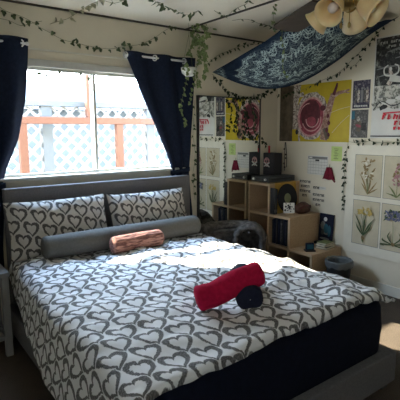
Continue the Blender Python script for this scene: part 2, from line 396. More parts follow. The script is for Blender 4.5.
# ------------------------------------------------------------------ outside
def outside():
    o = MB().box((-8, 3.65, -.25), (16, 20, -.15)).build('yard_ground', 'sandy'); o['kind'] = 'structure'
    Y = 5.0
    r = MB().box((-1.0, Y - .05, 1.585), (4.6, Y + .03, 1.665)).build('porch_rail', 'redwood', bevel=.006, loc=(1.8, Y, 1.58))
    tag(r, 'orange stained wooden rail running across outside the window', 'rail')
    for x, z0, z1, lab in ((1.35, -.2, 1.585, 'short orange post under the rail at the left of the window'),
                           (2.13, 1.665, 2.545, 'tall orange post rising above the rail beside the middle bar'),
                           (2.50, -.2, 1.585, 'short orange post under the rail in the right pane')):
        p = MB().box((x - .045, Y - .045, z0), (x + .045, Y + .03, z1)).build('porch_post', 'redwood', loc=(x, Y, z0), bevel=.006)
        tag(p, lab, 'post', 'orange porch posts')
    # roof beam of the porch carried by the tall post and by two posts beyond the curtains
    bm = MB().box((-1.5, Y - .05, 2.545), (6, Y - .01, 2.600)).build('porch_beam', 'redwood', loc=(2, Y, 2.545))
    tag(bm, 'orange beam across the top of the tall porch post', 'beam')
    for x, lab in ((1.66, 'wide pale grey post outside the left pane'), (3.02, 'pale grey post outside the right pane near curtain')):
        p = MB().box((x - .06, Y + .10, -.2), (x + .06, Y + .20, 1.79)).build('fence_post', 'greypost', loc=(x, Y + .15, -.2), bevel=.006)
        tag(p, lab, 'post', 'grey fence posts')
    t = MB().box((-1, Y + .08, 1.79), (4.8, Y + .22, 1.85)).build('cap_rail', 'greypost', loc=(2, Y + .15, 1.79))
    tag(t, 'pale grey cap rail along the top of the white lattice', 'rail')
    # lattice panels
    for x0, x1, lab in ((-.6, 1.60, 'white diagonal lattice panel left of the wide grey post'), (1.72, 2.96, 'white diagonal lattice panel between the two grey posts'), (3.08, 4.6, 'white diagonal lattice panel beside the right curtain')):
        if x0 < 0: x0 = .3
        b = MB(); z0, z1 = .35, 1.79; st = .155
        W, H = x1 - x0, z1 - z0
        for sgn, yy in ((1, Y + .145), (-1, Y + .157)):
            k = -H
            while k < W:
                # line x = x0 + k + (z - z0) for sgn 1; mirrored for -1
                a = max(k, 0); c = min(k + H, W)
                if c - a > .02:
                    za, zc = a - k, c - k
                    if sgn > 0: p, q = (x0 + a, z0 + za), (x0 + c, z0 + zc)
                    else: p, q = (x0 + W - a, z0 + za), (x0 + W - c, z0 + zc)
                    dx, dz = q[0] - p[0], q[1] - p[1]; l = math.hypot(dx, dz); nx, nzz = -dz / l * .015, dx / l * .015
                    vs = [(p[0] + nx, yy, p[1] + nzz), (p[0] - nx, yy, p[1] - nzz), (q[0] - nx, yy, q[1] - nzz), (q[0] + nx, yy, q[1] + nzz)]
                    vs += [(x, y + .010, z) for x, y, z in vs]
                    b.add(vs, [(0, 1, 2, 3), (7, 6, 5, 4), (0, 4, 5, 1), (1, 5, 6, 2), (2, 6, 7, 3), (3, 7, 4, 0)])
                k += st
        p = b.build('lattice_panel', 'lattice', loc=((x0 + x1) / 2, Y + .15, z0))
        tag(p, lab, 'lattice', 'white lattice fence')
    # neighbour's house, far behind
    h = thing('house', (4.5, 10.5, -.15), 'pale house with a low grey roof beyond the lattice', 'house')
    MB().box((-2, 9.5, -.15), (12, 13, 1.95)).build('house_wall', 'siding', h)
    b = MB(); b.add([(-2.4, 9.1, 1.95), (12.4, 9.1, 1.95), (12.4, 11.2, 2.75), (-2.4, 11.2, 2.75), (12.4, 13.3, 1.95), (-2.4, 13.3, 1.95)], [(0, 1, 2, 3), (3, 2, 4, 5), (0, 3, 5), (1, 4, 2), (0, 5, 4, 1)])
    b.build('house_roof', 'roofm', h)
outside()

# ------------------------------------------------------------------ curtains
RODY, RODZ = 3.422, 2.134
def curtain(name, label, inner, outer, zt, ztie, zbot, lowin, lowout, pitch, phase, grommets, extra):
    t = thing(name, (lerp(inner[0][1], outer[0][1], .5), RODY, zbot), label, 'curtain', 'navy curtains')
    wid = abs(outer[-1][1] - inner[-1][1])
    def fn(u, v):
        z = lerp(zt, zbot, v)
        if z >= ztie:
            a, o = interp(inner, z), interp(outer, z)
        else:
            k = min(1, (ztie - z) / .55); k = k * k * (3 - 2 * k)
            a, o = lerp(interp(inner, ztie), lowin, k), lerp(interp(outer, ztie), lowout, k)
        q = min(1, max(0, (zt - z) / (zt - ztie)))
        amp = lerp(.024, .014, q)
        x = lerp(a, o, u)
        y = RODY + .004 * q - amp * math.sin(PI * (u * wid - phase) / pitch) + .006 * nz(x * 9, z * 5)
        if z < ztie + .25:
            y += .006 * max(0, 1 - abs(z - ztie) / .25)
        return (x, y, z)
    MB().grid(fn, 96, 60).build('cloth', 'navycloth', t, smooth=True, solid=.003)
    for gx, sl in grommets:
        MB().torus((gx, RODY, RODZ), (math.cos(sl), math.sin(sl), 0), .022, .0055).build('grommet', 'chrome', t, smooth=True)
    a, o = interp(inner, ztie), interp(outer, ztie)
    b = MB(); m = (a + o) / 2; rx = abs(o - a) / 2 + .015; pts = []
    for k in range(25):
        th = 2 * PI * k / 24; pts.append((m + rx * math.cos(th), RODY + .02 + .046 * math.sin(th), ztie + .012 * math.cos(th)))
    def tie(u, v):
        th = 2 * PI * u
        return (m + rx * math.cos(th), RODY + .004 + .030 * math.sin(th), ztie - .02 + .04 * v + .012 * math.cos(th))
    MB().grid(tie, 32, 3).build('tieback', 'navycloth', t, smooth=True, solid=.004)
    return t
curtain('curtain', 'navy grommet curtain on the right of the window, tied back to the right',
        [(1.13, 2.245), (1.19, 2.235), (1.45, 2.12), (1.75, 1.975), (2.0, 1.86), (2.165, 1.785)], [(1.13, 2.435), (2.165, 2.505)],
        2.168, 1.13, .35, 2.22, 2.47, .155, 0.0, ((1.795, .5), (2.08, .5), (2.39, .5)), None)
curtain('curtain', 'navy grommet curtain on the left of the window, tied back to the left',
        [(1.13, .77), (1.23, .80), (1.45, .90), (1.73, .968), (2.0, 1.0), (2.165, 1.015)], [(1.13, .40), (2.165, .02)],
        2.175, 1.10, .35, .735, .36, .150, 0.05, ((.96, .35), (.65, .5), (.36, .5)), None)
for x0, x1, sd_ in ((-.25, 1.0, 'left'), (1.79, 2.55, 'right')):
    rod = thing('curtain_rod', ((x0 + x1) / 2, RODY, RODZ), 'short white metal rod threaded through the %s navy curtain' % sd_, 'rod', 'white curtain rods')
    MB().tube([(x0, RODY, RODZ), (x1, RODY, RODZ)], .0095, 12).build('rod', 'chrome', rod, smooth=True)
    for x in (x0, x1): MB().lathe([(0, -.012), (.010, -.010), (.015, 0), (.010, .010), (0, .012)], (x, RODY, RODZ), (1, 0, 0), 12).build('finial', 'chrome', rod, smooth=True)
    for x in (x0 + .04, x1 - .03): MB().box((x - .006, RODY + .008, RODZ - .012), (x + .006, YW, RODZ + .012)).build('bracket', 'chrome', rod)

# ------------------------------------------------------------------ bed
BX0, BX1, BY0, BY1 = 0.705, 2.335, 1.215, 3.338
bed = thing('bed', (1.535, 2.25, 0), 'charcoal upholstered bed frame with a plain tall headboard', 'bed')
MB().box((.745, BY1, .05), (2.39, BY1 + .055, 1.093)).build('headboard', 'bedfab', bed, bevel=.008)
MB().box((BX0, BY0 + .06, .055), (BX0 + .05, BY1, .235)).build('side_rail', 'bedfab', bed, bevel=.008)
MB().box((BX1 - .05, BY0 + .06, .055), (BX1, BY1, .235)).build('side_rail', 'bedfab', bed, bevel=.008)
MB().box((BX0, BY0, .055), (BX1, BY0 + .06, .240)).build('foot_rail', 'bedfab', bed, bevel=.008)
MB().box((BX0 + .05, BY0 + .06, .175), (BX1 - .05, BY1, .205)).build('platform', 'bedfab', bed)
for x in (BX0 + .04, BX1 - .04):
    for y in (BY0 + .07, BY1 - .1): MB().box((x - .03, y - .03, 0), (x + .03, y + .03, .055)).build('leg', 'black', bed)
mt = thing('mattress', (1.535, 2.27, .205), 'thick mattress under a dark navy fitted sheet, bare at the foot of the bed', 'mattress')
def mattress():
    x0, x1, y0, y1, z0, z1 = .790, 2.298, BY0 + .065, BY1 - .004, .207, .553
    b = MB(); n = 48; zs = [(z0, -.012), (z0 + .03, 0), (lerp(z0, z1, .5), .008), (z1 - .05, 0), (z1 - .015, -.012), (z1, -.04)]
    rings = []
    for z, off in zs:
        ring = []; r = .07
        a, c, d, e = x0 - off, x1 + off, y0 - off, y1 + min(off, 0)
        for cx, cy, s0 in ((c - r, e - r, 0), (a + r, e - r, 90), (a + r, d + r, 180), (c - r, d + r, 270)):
            for k in range(7):
                th = math.radians(s0 + 15 * k); ring.append((cx + r * math.cos(th), cy + r * math.sin(th), z))
        rings.append(ring)
    m = len(rings[0]); vs = [p for rg in rings for p in rg]
    fs = [(i * m + k, i * m + (k + 1) % m, (i + 1) * m + (k + 1) % m, (i + 1) * m + k) for i in range(len(rings) - 1) for k in range(m)]
    fs += [tuple(range(m))[::-1], tuple((len(rings) - 1) * m + k for k in range(m))]
    b.add(vs, fs); return b
mattress().build('fitted_sheet', 'navysheet', mt, smooth=True)

def duvet():
    hem = [(1.24, .53), (1.5, .48), (1.97, .45), (2.43, .40), (2.91, .30), (3.14, .20), (3.28, .14)]
    xat = [(1.2, .715), (2.2, .735), (2.9, .785), (3.2, .80)]
    NU, NV = 150, 150
    XB = 2.285      # where the top rolls over left / right
    V0, V1 = 1.235, 3.25
    xr = .075                  # roll radius
    def prof(y, s):
        """s = signed distance over the roll-over line (positive: outwards)"""
        if s < 0: return (s, 0.0)
        a = s / xr
        if a < PI / 2: return (xr * math.sin(a), -xr * (1 - math.cos(a)))
        return (xr + .035 * min(1, (s - xr * PI / 2) / .3), -xr - (s - xr * PI / 2))
    def fn(u, v):
        y = lerp(V0, V1, v)
        XB = 2.285 - .035 * min(1, max(0, (1.55 - y) / .3)); XA = interp(xat, y); hl = interp(hem, y) + .02 * nz(y * 7, 3.1); hr = .085 + .02 * nz(y * 6, 9.2) 
        L = -hl + XA; Rr = XB + hr
        X = lerp(L, Rr, u)
        if X < XA: dx, dz = prof(y, XA - X); x = XA - dx
        elif X > XB: dx, dz = prof(y, X - XB); x = XB + dx
        else: x, dz = X, 0.0
        top = 1.0 if dz > -.03 else 0.4
        puff = .022 * min(1, max(0, (X - XA) / .25)) * min(1, max(0, (XB - X) / .25))
        wr = .024 * nz(X * 2.6 + .3, y * 2.2 + 1.7) + .018 * nz(X * 6 + y * 3, y * 7 - X * 2, 2.2) + .008 * nz(X * 15, y * 13, 5.0) + .014 * (1 - abs(nz(X * 4 + 2 * y, y * 3.5 - X, 8.0)) * 2) ** 3 * min(1, max(0, (X - 1.0) / .5))
        # ridge of bunched cloth at the far right corner
        wr += .030 * math.exp(-((X - 2.12 - .25 * (y - 1.7)) / .06) ** 2) * math.exp(-((y - 1.62) / .28) ** 2)
        wr += .018 * math.exp(-((y - 1.75 - .5 * (X - 1.9)) / .05) ** 2) * math.exp(-((X - 1.9) / .25) ** 2)
        # dent under the cushions
        wr -= .012 * math.exp(-(((X - 1.5) / .22) ** 2 + ((y - 1.65) / .2) ** 2))
        z = .588 + puff + wr * top + dz
        # foot edge rolls over the mattress edge
        wav = .016 * nz(X * 4.5, 7.7) + .008 * nz(X * 13, 1.2)
        e = (V0 + .075 - y) / .075
        if e > 0 and X < XB + .03:
            z -= .040 * (1 - math.sqrt(max(0, 1 - min(1, e) ** 2))) - wav * e
            y += .020 * e * e - wav * e * .8
        if dz < -.02: x += .012 * nz(y * 8, z * 5, 3.3) * min(1, -dz * 6)
        return (x, y, max(z, .07))
    def uvf(u, v):
        y = lerp(V0, V1, v); hl = interp(hem, y); return (lerp(interp(xat, y) - hl, 2.285 + .07, u), y)
    b = MB().grid(fn, NU, NV, uvf=uvf)
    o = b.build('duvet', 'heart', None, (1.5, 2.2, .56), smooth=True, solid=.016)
    tag(o, 'white duvet printed with grey brush hearts spread over the bed', 'duvet')
duvet()

def pillow(name, label, c, wdt, hgt, th, lean, yaw, seed):
    b = MB(); n = 40
    Rm = Matrix.Rotation(yaw, 3, 'Z') @ Matrix.Rotation(lean, 3, 'X')
    def fn_s(sgn):
        def fn(u, v):
            a, d = 2 * u - 1, 2 * v - 1
            k = max(0, (1 - abs(a) ** 3.2)) ** .5 * max(0, (1 - abs(d) ** 3.2)) ** .5
            pinch = 1 - .07 * (abs(a) ** 2) * (1 - abs(d) ** 2) - .0
            x = a * wdt / 2 * (1 - .05 * (1 - d * d) * abs(a)); z = d * hgt / 2 * (1 - .06 * (1 - a * a) * abs(d))
            y = sgn * (th * k * (1 + .15 * nz(a * 2 + seed, d * 2)) + .008 * nz(a * 5 + seed, d * 5, seed) * min(1, k * 3)) + .012 * nz(a * 3, d * 3, seed) * (1 - k)
            return tuple(Vector(c) + Rm @ Vector((x, y, z)))
        return fn
    b.grid(fn_s(-1), n, n, uvf=lambda u, v: (u * wdt + seed * .31, v * hgt + seed * .17))
    b.grid(fn_s(1), n, n, uvf=lambda u, v: (u * wdt + seed * .31, v * hgt + seed * .17))
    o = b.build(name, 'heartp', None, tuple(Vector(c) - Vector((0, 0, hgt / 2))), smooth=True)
    q = o.modifiers.new('weld', 'WELD'); q.merge_threshold = .002
    tag(o, label, 'pillow', 'heart printed pillows'); return o
pillow('pillow', 'heart printed pillow propped at the left end of the headboard', (1.105, 3.215, .800), .77, .43, .075, math.radians(-17), math.radians(0), 1.0)
pillow('pillow', 'heart printed pillow propped at the right end of the headboard', (1.885, 3.215, .790), .76, .43, .075, math.radians(-17), math.radians(0), 2.3)

def roll(name, mat, pts, r, label, cat='cushion', seg=28, sq=1.0, wr=.004, seed=0.0, seam=False, ribs=0.0, round_=.35, seam_r=None):
    P = catmull(pts, 10); n = len(P); L = sum((P[i + 1] - P[i]).length for i in range(n - 1))
    path, rad = [], []
    d0 = (P[1] - P[0]).normalized(); d1 = (P[-1] - P[-2]).normalized(); e = r * round_
    for k in range(7):
        th = PI / 2 * k / 6; path.append(P[0] - d0 * (e * math.cos(th))); rad.append(max(.0005, (r - e) + e * math.sin(th)) if k else .0005)
    path.insert(1, path[0].copy()); rad.insert(1, (r - e) * .92)
    for i in range(1, n - 1): path.append(P[i]); rad.append(r)
    for k in range(7):
        th = PI / 2 * (1 - k / 6); path.append(P[-1] + d1 * (e * math.cos(th))); rad.append(max(.0005, (r - e) + e * math.sin(th)))
    path.append(path[-1].copy()); rad.append(.0005)
    b = MB(); b.tube([p + d1 * (1e-5 * i) for i, p in enumerate(path)], rad, seg, caps=False, squash=sq)
    vs = []
    for i, p in enumerate(b.v):
        q = Vector(p); row = i // seg; k = i % seg
        c = path[row]; d = q - c
        if d.length > 1e-4:
            dd = d.normalized(); f = wr * nz(q.x * 14 + seed, q.y * 14, q.z * 14) + wr * .6 * nz(q.x * 40, q.y * 40, q.z * 40 + seed)
            if ribs: f += ribs * math.sin(k / seg * 2 * PI * 9 + 2.5 * nz(row * .35, k * .2, seed)) * (1 if rad[row] >= r * .98 else .2)
            q += dd * f
        vs.append(tuple(q))
    b.v = vs
    o = b.build(name, mat, None, tuple(sum((Vector(p) for p in pts), Vector()) / len(pts) - Vector((0, 0, r))), smooth=True)
    if label: tag(o, label, cat)
    return o
roll('bolster_cushion', 'greycush', [(.940, 3.045, .692), (1.35, 3.04, .692), (1.9, 3.04, .692), (2.215, 3.04, .690)], .084, 'long plain grey bolster lying in front of the heart pillows', wr=.003, seed=2)
roll('bolster_cushion', 'terra', [(1.385, 2.885, .672), (1.58, 2.88, .676), (1.755, 2.895, .672)], .066, 'short ribbed terracotta bolster in front of the long grey bolster', wr=.003, seed=5, ribs=.004, round_=.5)
roll('bolster_cushion', 'bluecush', [(1.458, 1.53, .672), (1.56, 1.67, .668), (1.675, 1.825, .668)], .070, 'dark blue bolster lying crosswise under the red one', wr=.003, seed=7, round_=.4)
roll('bolster_cushion', 'red', [(1.262, 1.675, .672), (1.33, 1.645, .690), (1.42, 1.605, .735), (1.535, 1.560, .772)], .064, 'plush red bolster resting tilted on the dark blue one', wr=.004, seed=9, round_=.4)

# nightstand at the left edge
ns = thing('nightstand', (.38, 3.16, 0), 'pale grey open side table left of the bed', 'table')
nx0, nx1, ny0, ny1 = .10, .655, 3.14, 3.33
nx0, nx1, ny0, ny1 = .16, .665, 2.98, 3.32
MB().box((nx0, ny0, .555), (nx1, ny1, .585)).build('table_top', 'whitewood', ns, bevel=.004)
for x in (nx0 + .03, nx1 - .03):
    for y in (ny0 + .03, ny1 - .03): MB().box((x - .022, y - .022, 0), (x + .022, y + .022, .555)).build('leg', 'whitewood', ns, bevel=.003)
MB().box((nx0 + .052, ny0 + .02, .115), (nx1 - .052, ny1 - .02, .140)).build('shelf', 'whitewood', ns)
for y in (ny0 + .03, ny1 - .03): MB().box((nx0 + .052, y - .01, .49), (nx1 - .052, y + .01, .555)).build('apron', 'whitewood', ns)
for x in (nx0 + .03, nx1 - .03): MB().box((x - .01, ny0 + .052, .10), (x + .01, ny1 - .052, .15)).build('stretcher', 'whitewood', ns)

# ------------------------------------------------------------------ mirror
mi = thing('mirror', (3.0, 3.46, .55), 'tall wall mirror with thin black frame, right of the curtain, reflecting posters', 'mirror')
MX0, MX1, MZ0, MZ1 = 2.585, 3.405, .55, 1.832
MB().box((MX0, YW - .022, MZ0), (MX1, YW - .014, MZ1)).build('mirror_glass', 'mirror', mi)
b = MB(); b.box((MX0 - .014, YW - .03, MZ0 - .012), (MX0, YW, MZ1 + .008)); b.box((MX1, YW - .03, MZ0 - .012), (MX1 + .008, YW, MZ1 + .008))
b.box((MX0, YW - .03, MZ1), (MX1, YW, MZ1 + .008)); b.box((MX0, YW - .03, MZ0 - .012), (MX1, YW, MZ0)); b.box((MX0, YW - .012, MZ0), (MX1, YW, MZ1))
b.build('mirror_frame', 'black', mi)

# ------------------------------------------------------------------ stepped shelf
FX, BX = 3.235, 3.690
CY = [3.440, 3.150, 2.868, 2.560]      # column edges, far to near
LV = [.03, .345, .655, .965]           # shelf levels
T = .026
sh = thing('stepped_shelf', (3.46, 3.0, 0), 'light oak cube shelf stepping down in three columns along the right wall', 'shelf')
tops = [3, 2, 1]
def panel(nm, lo, hi, mat='oak'): return MB().box(lo, hi).build(nm, mat, sh, bevel=.002)
panel('side_panel', (FX, CY[0] - T, 0), (BX, CY[0], LV[3] - T))
panel('divider', (FX, CY[1] - T, 0), (BX, CY[1], LV[3] - T)); panel('divider', (FX, CY[2] - T, 0), (BX, CY[2], LV[2] - T)); panel('side_panel', (FX, CY[3], 0), (BX, CY[3] + T, LV[1] - T))
panel('top_panel', (FX - .004, CY[1] - T - .002, LV[3] - T), (BX, CY[0], LV[3]))
panel('top_panel', (FX - .004, CY[2] - T - .002, LV[2] - T), (BX, CY[1] - T - .002, LV[2]))
panel('top_panel', (FX - .004, CY[3] - .002, LV[1] - T), (BX, CY[2] - T - .002, LV[1]))
ends = [(CY[0] - T, CY[1]), (CY[1] - T, CY[2]), (CY[2] - T, CY[3] + T)]
for c, (ya, yb) in enumerate(ends):
    for l in range(tops[c]): panel('shelf_board', (FX, yb, LV[l] - T), (BX, ya, LV[l]))
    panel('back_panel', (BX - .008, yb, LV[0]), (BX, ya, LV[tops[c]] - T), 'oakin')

# things on the shelf
ti = .965
rc = thing('stereo_receiver', (3.45, 3.30, ti), 'low dark grey stereo unit with silver knobs on the tallest shelf column', 'stereo')
MB().box((3.262, 3.165, ti + .006), (3.66, 3.425, ti + .062)).build('case', 'devgrey', rc, bevel=.004)
for y in (3.20, 3.40):
    for x in (3.30, 3.62): MB().lathe([(.012, 0), (.012, .007)], (x, y, ti), seg=12).build('foot', 'black', rc)
for y in (3.21, 3.38): MB().lathe([(.013, 0), (.012, .014), (0, .014)], (3.262, y, ti + .034), (-1, 0, 0), 14).build('knob', 'silver', rc, smooth=False)
MB().box((3.259, 3.245, ti + .024), (3.262, 3.345, ti + .044)).build('display', 'black', rc)
MB().box((3.30, 3.162, ti + .028), (3.62, 3.165, ti + .045)).build('side_vent', 'black', rc)
sp = thing('speaker', (3.50, 3.34, ti + .062), 'black box speaker with a pink skull sticker on the stereo unit', 'speaker')
sx0, sx1, sy0, sy1, sz0, sz1 = 3.435, 3.560, 3.262, 3.425, ti + .063, 1.265
MB().box((sx0, sy0, sz0), (sx1, sy1, sz1)).build('case', 'spk', sp, bevel=.006)
MB().box((sx0 - .006, sy0 + .010, sz0 + .010), (sx0, sy1 - .010, sz1 - .010)).build('grille', 'spk', sp, bevel=.003)
b = MB(); cy_, cz = 3.362, 1.170; xx = sx0 - .0072
def disc(b, dy, dz, rx, rz, k, mi, n=14):
    b.add([(xx - .0005 * k, cy_ - dy - rx * math.cos(2 * PI * t / n), cz + dz + rz * math.sin(2 * PI * t / n)) for t in range(n)], [tuple(range(n))], mi)
disc(b, 0, .008, .040, .040, 0, 0); disc(b, 0, -.034, .027, .020, 0, 0)
disc(b, -.015, .006, .011, .012, 1, 1); disc(b, .015, .006, .011, .012, 1, 1); disc(b, 0, -.014, .004, .006, 1, 1)
for dy in (-.014, -.005, .004, .013): b.box((xx - .001, cy_ - dy - .003, cz - .048), (xx - .0004, cy_ - dy + .003, cz - .034), 2)
for sg in (-1, 1): b.box((-.0004, -.048, -.006), (.0004, .048, .006), 2, Matrix.Rotation(sg * .5, 3, 'X'), (xx - .0012, cy_, cz - .030))
sub_label(b.build('sticker', ['pink', 'black', 'whiteink'], sp), 'pink skull and crossbones sticker')
cd = thing('candle', (3.475, 3.375, sz1), 'short orange red candle standing on the black speaker', 'candle')
MB().lathe([(.011, 0), (.011, .072), (.004, .077)], (3.475, 3.375, sz1), seg=12).build('wax', 'redink', cd, smooth=True)
MB().tube([(3.475, 3.375, sz1 + .077), (3.476, 3.375, sz1 + .088)], .0012, 6).build('wick', 'ink', cd)

t2 = .655
# record sleeve and record leaning against the taller column
rs = thing('record_sleeve', (3.49, 3.11, t2), 'amber record sleeve leaning against the tallest shelf column', 'record sleeve')
lean = Matrix.Rotation(math.radians(-7), 3, 'X')
MB().box((-.158, -.002, 0), (.158, .002, .315), 0, lean, (3.462, 3.080, t2 + .001)).build('sleeve', 'sleevey', rs)
rv = thing('vinyl_record', (3.47, 3.06, t2), 'black vinyl record with olive label in front of the amber sleeve', 'record')
cR = Vector((3.438, 3.072, t2 + .152)); axr = lean @ Vector((0, -1, 0))
MB().lathe([(.006, -.001), (.148, -.001), (.150, 0), (.148, .001), (.006, .001)], cR + axr * .010, axr, 48).build('disc', 'vinyl', rv)
MB().lathe([(.004, 0), (.050, 0), (.050, .0006)], cR + axr * .0118, axr, 24).build('record_label', 'rlabel', rv)
bk = [(.018, .27, 'black', 'tall black record case left of the amber sleeve, nearest the shelf edge'), (.014, .255, 'devgrey', 'dark grey record case wedged between the black cases'), (.016, .262, 'ink', 'black record case touching the vinyl record')]
x = 3.240
for wd, hg, m, lab in bk:
    o = thing('record_case', (x + wd / 2, 3.09, t2), lab, 'record case', 'cases beside the record')
    MB().box((x, 3.06, t2 + .001), (x + wd - .002, 3.118, t2 + hg)).build('cover', m, o, bevel=.002)
    MB().box((x + .004, 3.0585, t2 + .02), (x + wd - .006, 3.06, t2 + .05)).build('spine_mark', 'greyink', o)
    x += wd
cdp = thing('picture_card', (3.335, 2.955, t2), 'small white card with black swirl print on a tiny easel', 'card')
Lc = Matrix.Rotation(math.radians(-38), 3, 'Z') @ Matrix.Rotation(math.radians(-10), 3, 'X')
cc = Vector((3.335, 2.945, t2 + .022))
MB().box((-.055, -.002, 0), (.055, .002, .105), 0, Lc, cc).build('card', 'paper', cdp)
b = MB()
for k in range(15):
    a = k * 2.4; r = .006 + .0032 * k
    q = Lc @ Vector((r * math.cos(a), -.0026 - k * .00005, .053 + r * math.sin(a))) + cc
    uu, vv = Lc @ Vector((1, 0, 0)), Lc @ Vector((0, 0, 1)); rr = .007 + .004 * (k % 3 == 0)
    b.add([q + uu * (rr * math.cos(t * PI / 4)) + vv * (rr * math.sin(t * PI / 4)) for t in range(8)], [tuple(range(8))])
b.build('swirl_print', 'ink', cdp)
b = MB()
for dx in (-.03, .03): b.tube([cc + Lc @ Vector((dx, -.008, -.0)), Vector((cc.x + dx * .8, cc.y + dx * -.62 - .01, t2 + .003))], .004, 8)
b.box((-.04, -.012, -.008), (.04, .004, 0), 0, Lc, cc)
b.tube([cc + Lc @ Vector((0, .004, .05)), (cc.x + .03, cc.y + .045, t2 + .003)], .003, 8)
b.build('easel', 'oak', cdp)
# brown leather pouch
def blob(name, mat, c, rx, ry, rz, label, cat, seed, amp=.2, flat=True, parent=None, n=28):
    b = MB()
    def fn(u, v):
        th, ph = 2 * PI * u, PI * v
        d = Vector((math.sin(ph) * math.cos(th), math.sin(ph) * math.sin(th), math.cos(ph)))
        k = 1 + amp * nz(d.x * 1.6 + seed, d.y * 1.6, d.z * 1.6) + amp * .4 * nz(d.x * 5, d.y * 5 + seed, d.z * 5)
        z = d.z * rz * k
        if flat: z = max(z, -rz * .72)
        return (c[0] + d.x * rx * k, c[1] + d.y * ry * k, c[2] + z)
    b.grid(fn, n, n); o = b.build(name, mat, parent, (c[0], c[1], c[2] - rz * .72), smooth=True)
    if label: tag(o, label, cat)
    return o
po = thing('leather_pouch', (3.55, 2.955, t2), 'rounded brown leather pouch beside the small white card', 'pouch')
blob('pouch_body', 'leather', (3.545, 2.955, t2 + .047), .115, .060, .064, None, None, 3.0, .15, parent=po)
b = MB(); b.tube([(3.45, 2.905, t2 + .055), (3.52, 2.893, t2 + .088), (3.60, 2.893, t2 + .082), (3.648, 2.93, t2 + .05)], .005, 8); b.build('flap_seam', 'rosed', po, smooth=True)
# records inside the lower cube of the middle column
y = CY[1] - T - .012; k = 0
side = [.018, .022, .015, .020, .026, .016, .021, .018, .024, .017]
cols = ['ink', 'bluecush', 'devgrey', 'black', 'bluecush', 'ink', 'greycol', 'black', 'bluecush', 'ink']
ordn = ['farthest', 'second', 'third', 'fourth', 'fifth', 'sixth', 'seventh', 'eighth', 'ninth', 'nearest']
for wd, m in zip(side, cols):
    if y - wd < CY[2] + .004: break
    h = .250 + .012 * ((k * 7) % 3)
    o = MB().box((FX + .035 + .006 * (k % 3), y - wd + .002, LV[1] + .001), (FX + .33, y, LV[1] + h)).build('record_album', m, None, (FX + .18, y - wd / 2, LV[1]), bevel=.001)
    tag(o, 'dark record album upright in the middle column lower cube, %s from the mirror' % ordn[k], 'record album', 'records in the middle cube'); y -= wd; k += 1

# on the lowest column
t1 = .345 + .0
dv = thing('clock', (3.30, 2.66, t1), 'small dark blue desk clock on the lowest shelf top', 'clock')
Ld = Matrix.Rotation(math.radians(-32), 3, 'Z')
MB().box((-.050, -.035, 0), (.050, .035, .014), 0, Ld, (3.33, 2.665, t1 + .001)).build('clock_base', 'black', dv, bevel=.003)
MB().box((-.040, -.012, .014), (.040, .018, .078), 0, Ld, (3.33, 2.665, t1 + .001)).build('clock_body', 'bluecush', dv, bevel=.005)
MB().box((-.033, -.0135, .022), (.033, -.012, .068), 0, Ld, (3.33, 2.665, t1 + .001)).build('clock_face', 'teal', dv)
zz = t1 + .001
for hh, wx, wy, rot, m, lab in ((.022, .17, .125, 8, 'devgrey', 'grey book at the bottom of the small pile under the night picture'), (.020, .155, .115, -4, 'bwlight', 'pale patterned book in the middle of the small pile'), (.016, .14, .11, 5, 'sage', 'thin green book on top of the small pile')):
    o = thing('book', (3.555, 2.655, zz), lab, 'book', 'books on the lowest shelf top')
    Rz = Matrix.Rotation(math.radians(rot), 3, 'Z')
    MB().box((-wx / 2, -wy / 2, 0), (wx / 2, wy / 2, .002), 0, Rz, (3.555, 2.655, zz)).box((-wx / 2, -wy / 2, hh - .002), (wx / 2, wy / 2, hh), 0, Rz, (3.555, 2.655, zz)).box((-wx / 2, wy / 2 - .002, .002), (wx / 2, wy / 2, hh - .002), 0, Rz, (3.555, 2.655, zz)).build('cover', m, o)
    MB().box((-wx / 2 + .004, -wy / 2 + .003, .002), (wx / 2 - .004, wy / 2 - .003, hh - .002), 0, Rz, (3.555, 2.655, zz)).build('pages', 'cpaper', o)
    zz += hh + .0005
na = thing('picture', (3.66, 2.75, t1), 'dark blue night picture with a pale moon leaning on the wall above the lowest shelf', 'picture')
Lp = Matrix.Rotation(math.radians(4), 3, 'Y')
cp = Vector((3.668, 2.745, t1 + .028))
MB().box((-.006, -.085, 0), (.006, .085, .285), 0, Lp, cp).build('canvas', 'bluecush', na)
b = MB(); 
def onpic(u, v, k=0): return cp + Lp @ Vector((-.0066 - .0003 * k, .085 - u, .285 - v))
def pblob(b, u, v, ru, rv, mi, k, n=12): b.add([onpic(u + ru * math.cos(2 * PI * t / n), v + rv * math.sin(2 * PI * t / n), k) for t in range(n)], [tuple(range(n))], mi)
pblob(b, .075, .055, .022, .022, 0, 1)
for (u, v, a, c, m) in ((.05, .12, .03, .045, 1), (.09, .15, .03, .05, 2), (.05, .19, .02, .03, 3), (.13, .17, .02, .06, 2), (.10, .20, .04, .015, 1), (.08, .255, .06, .012, 1)): pblob(b, u, v, a, c, m, 2 + m)
b.build('night_print', ['paper', 'greyink', 'teal', 'devgrey'], na)
MB().box((3.60, 2.665, t1 + .001), (3.685, 2.83, t1 + .027)).build('stand', 'black', na)

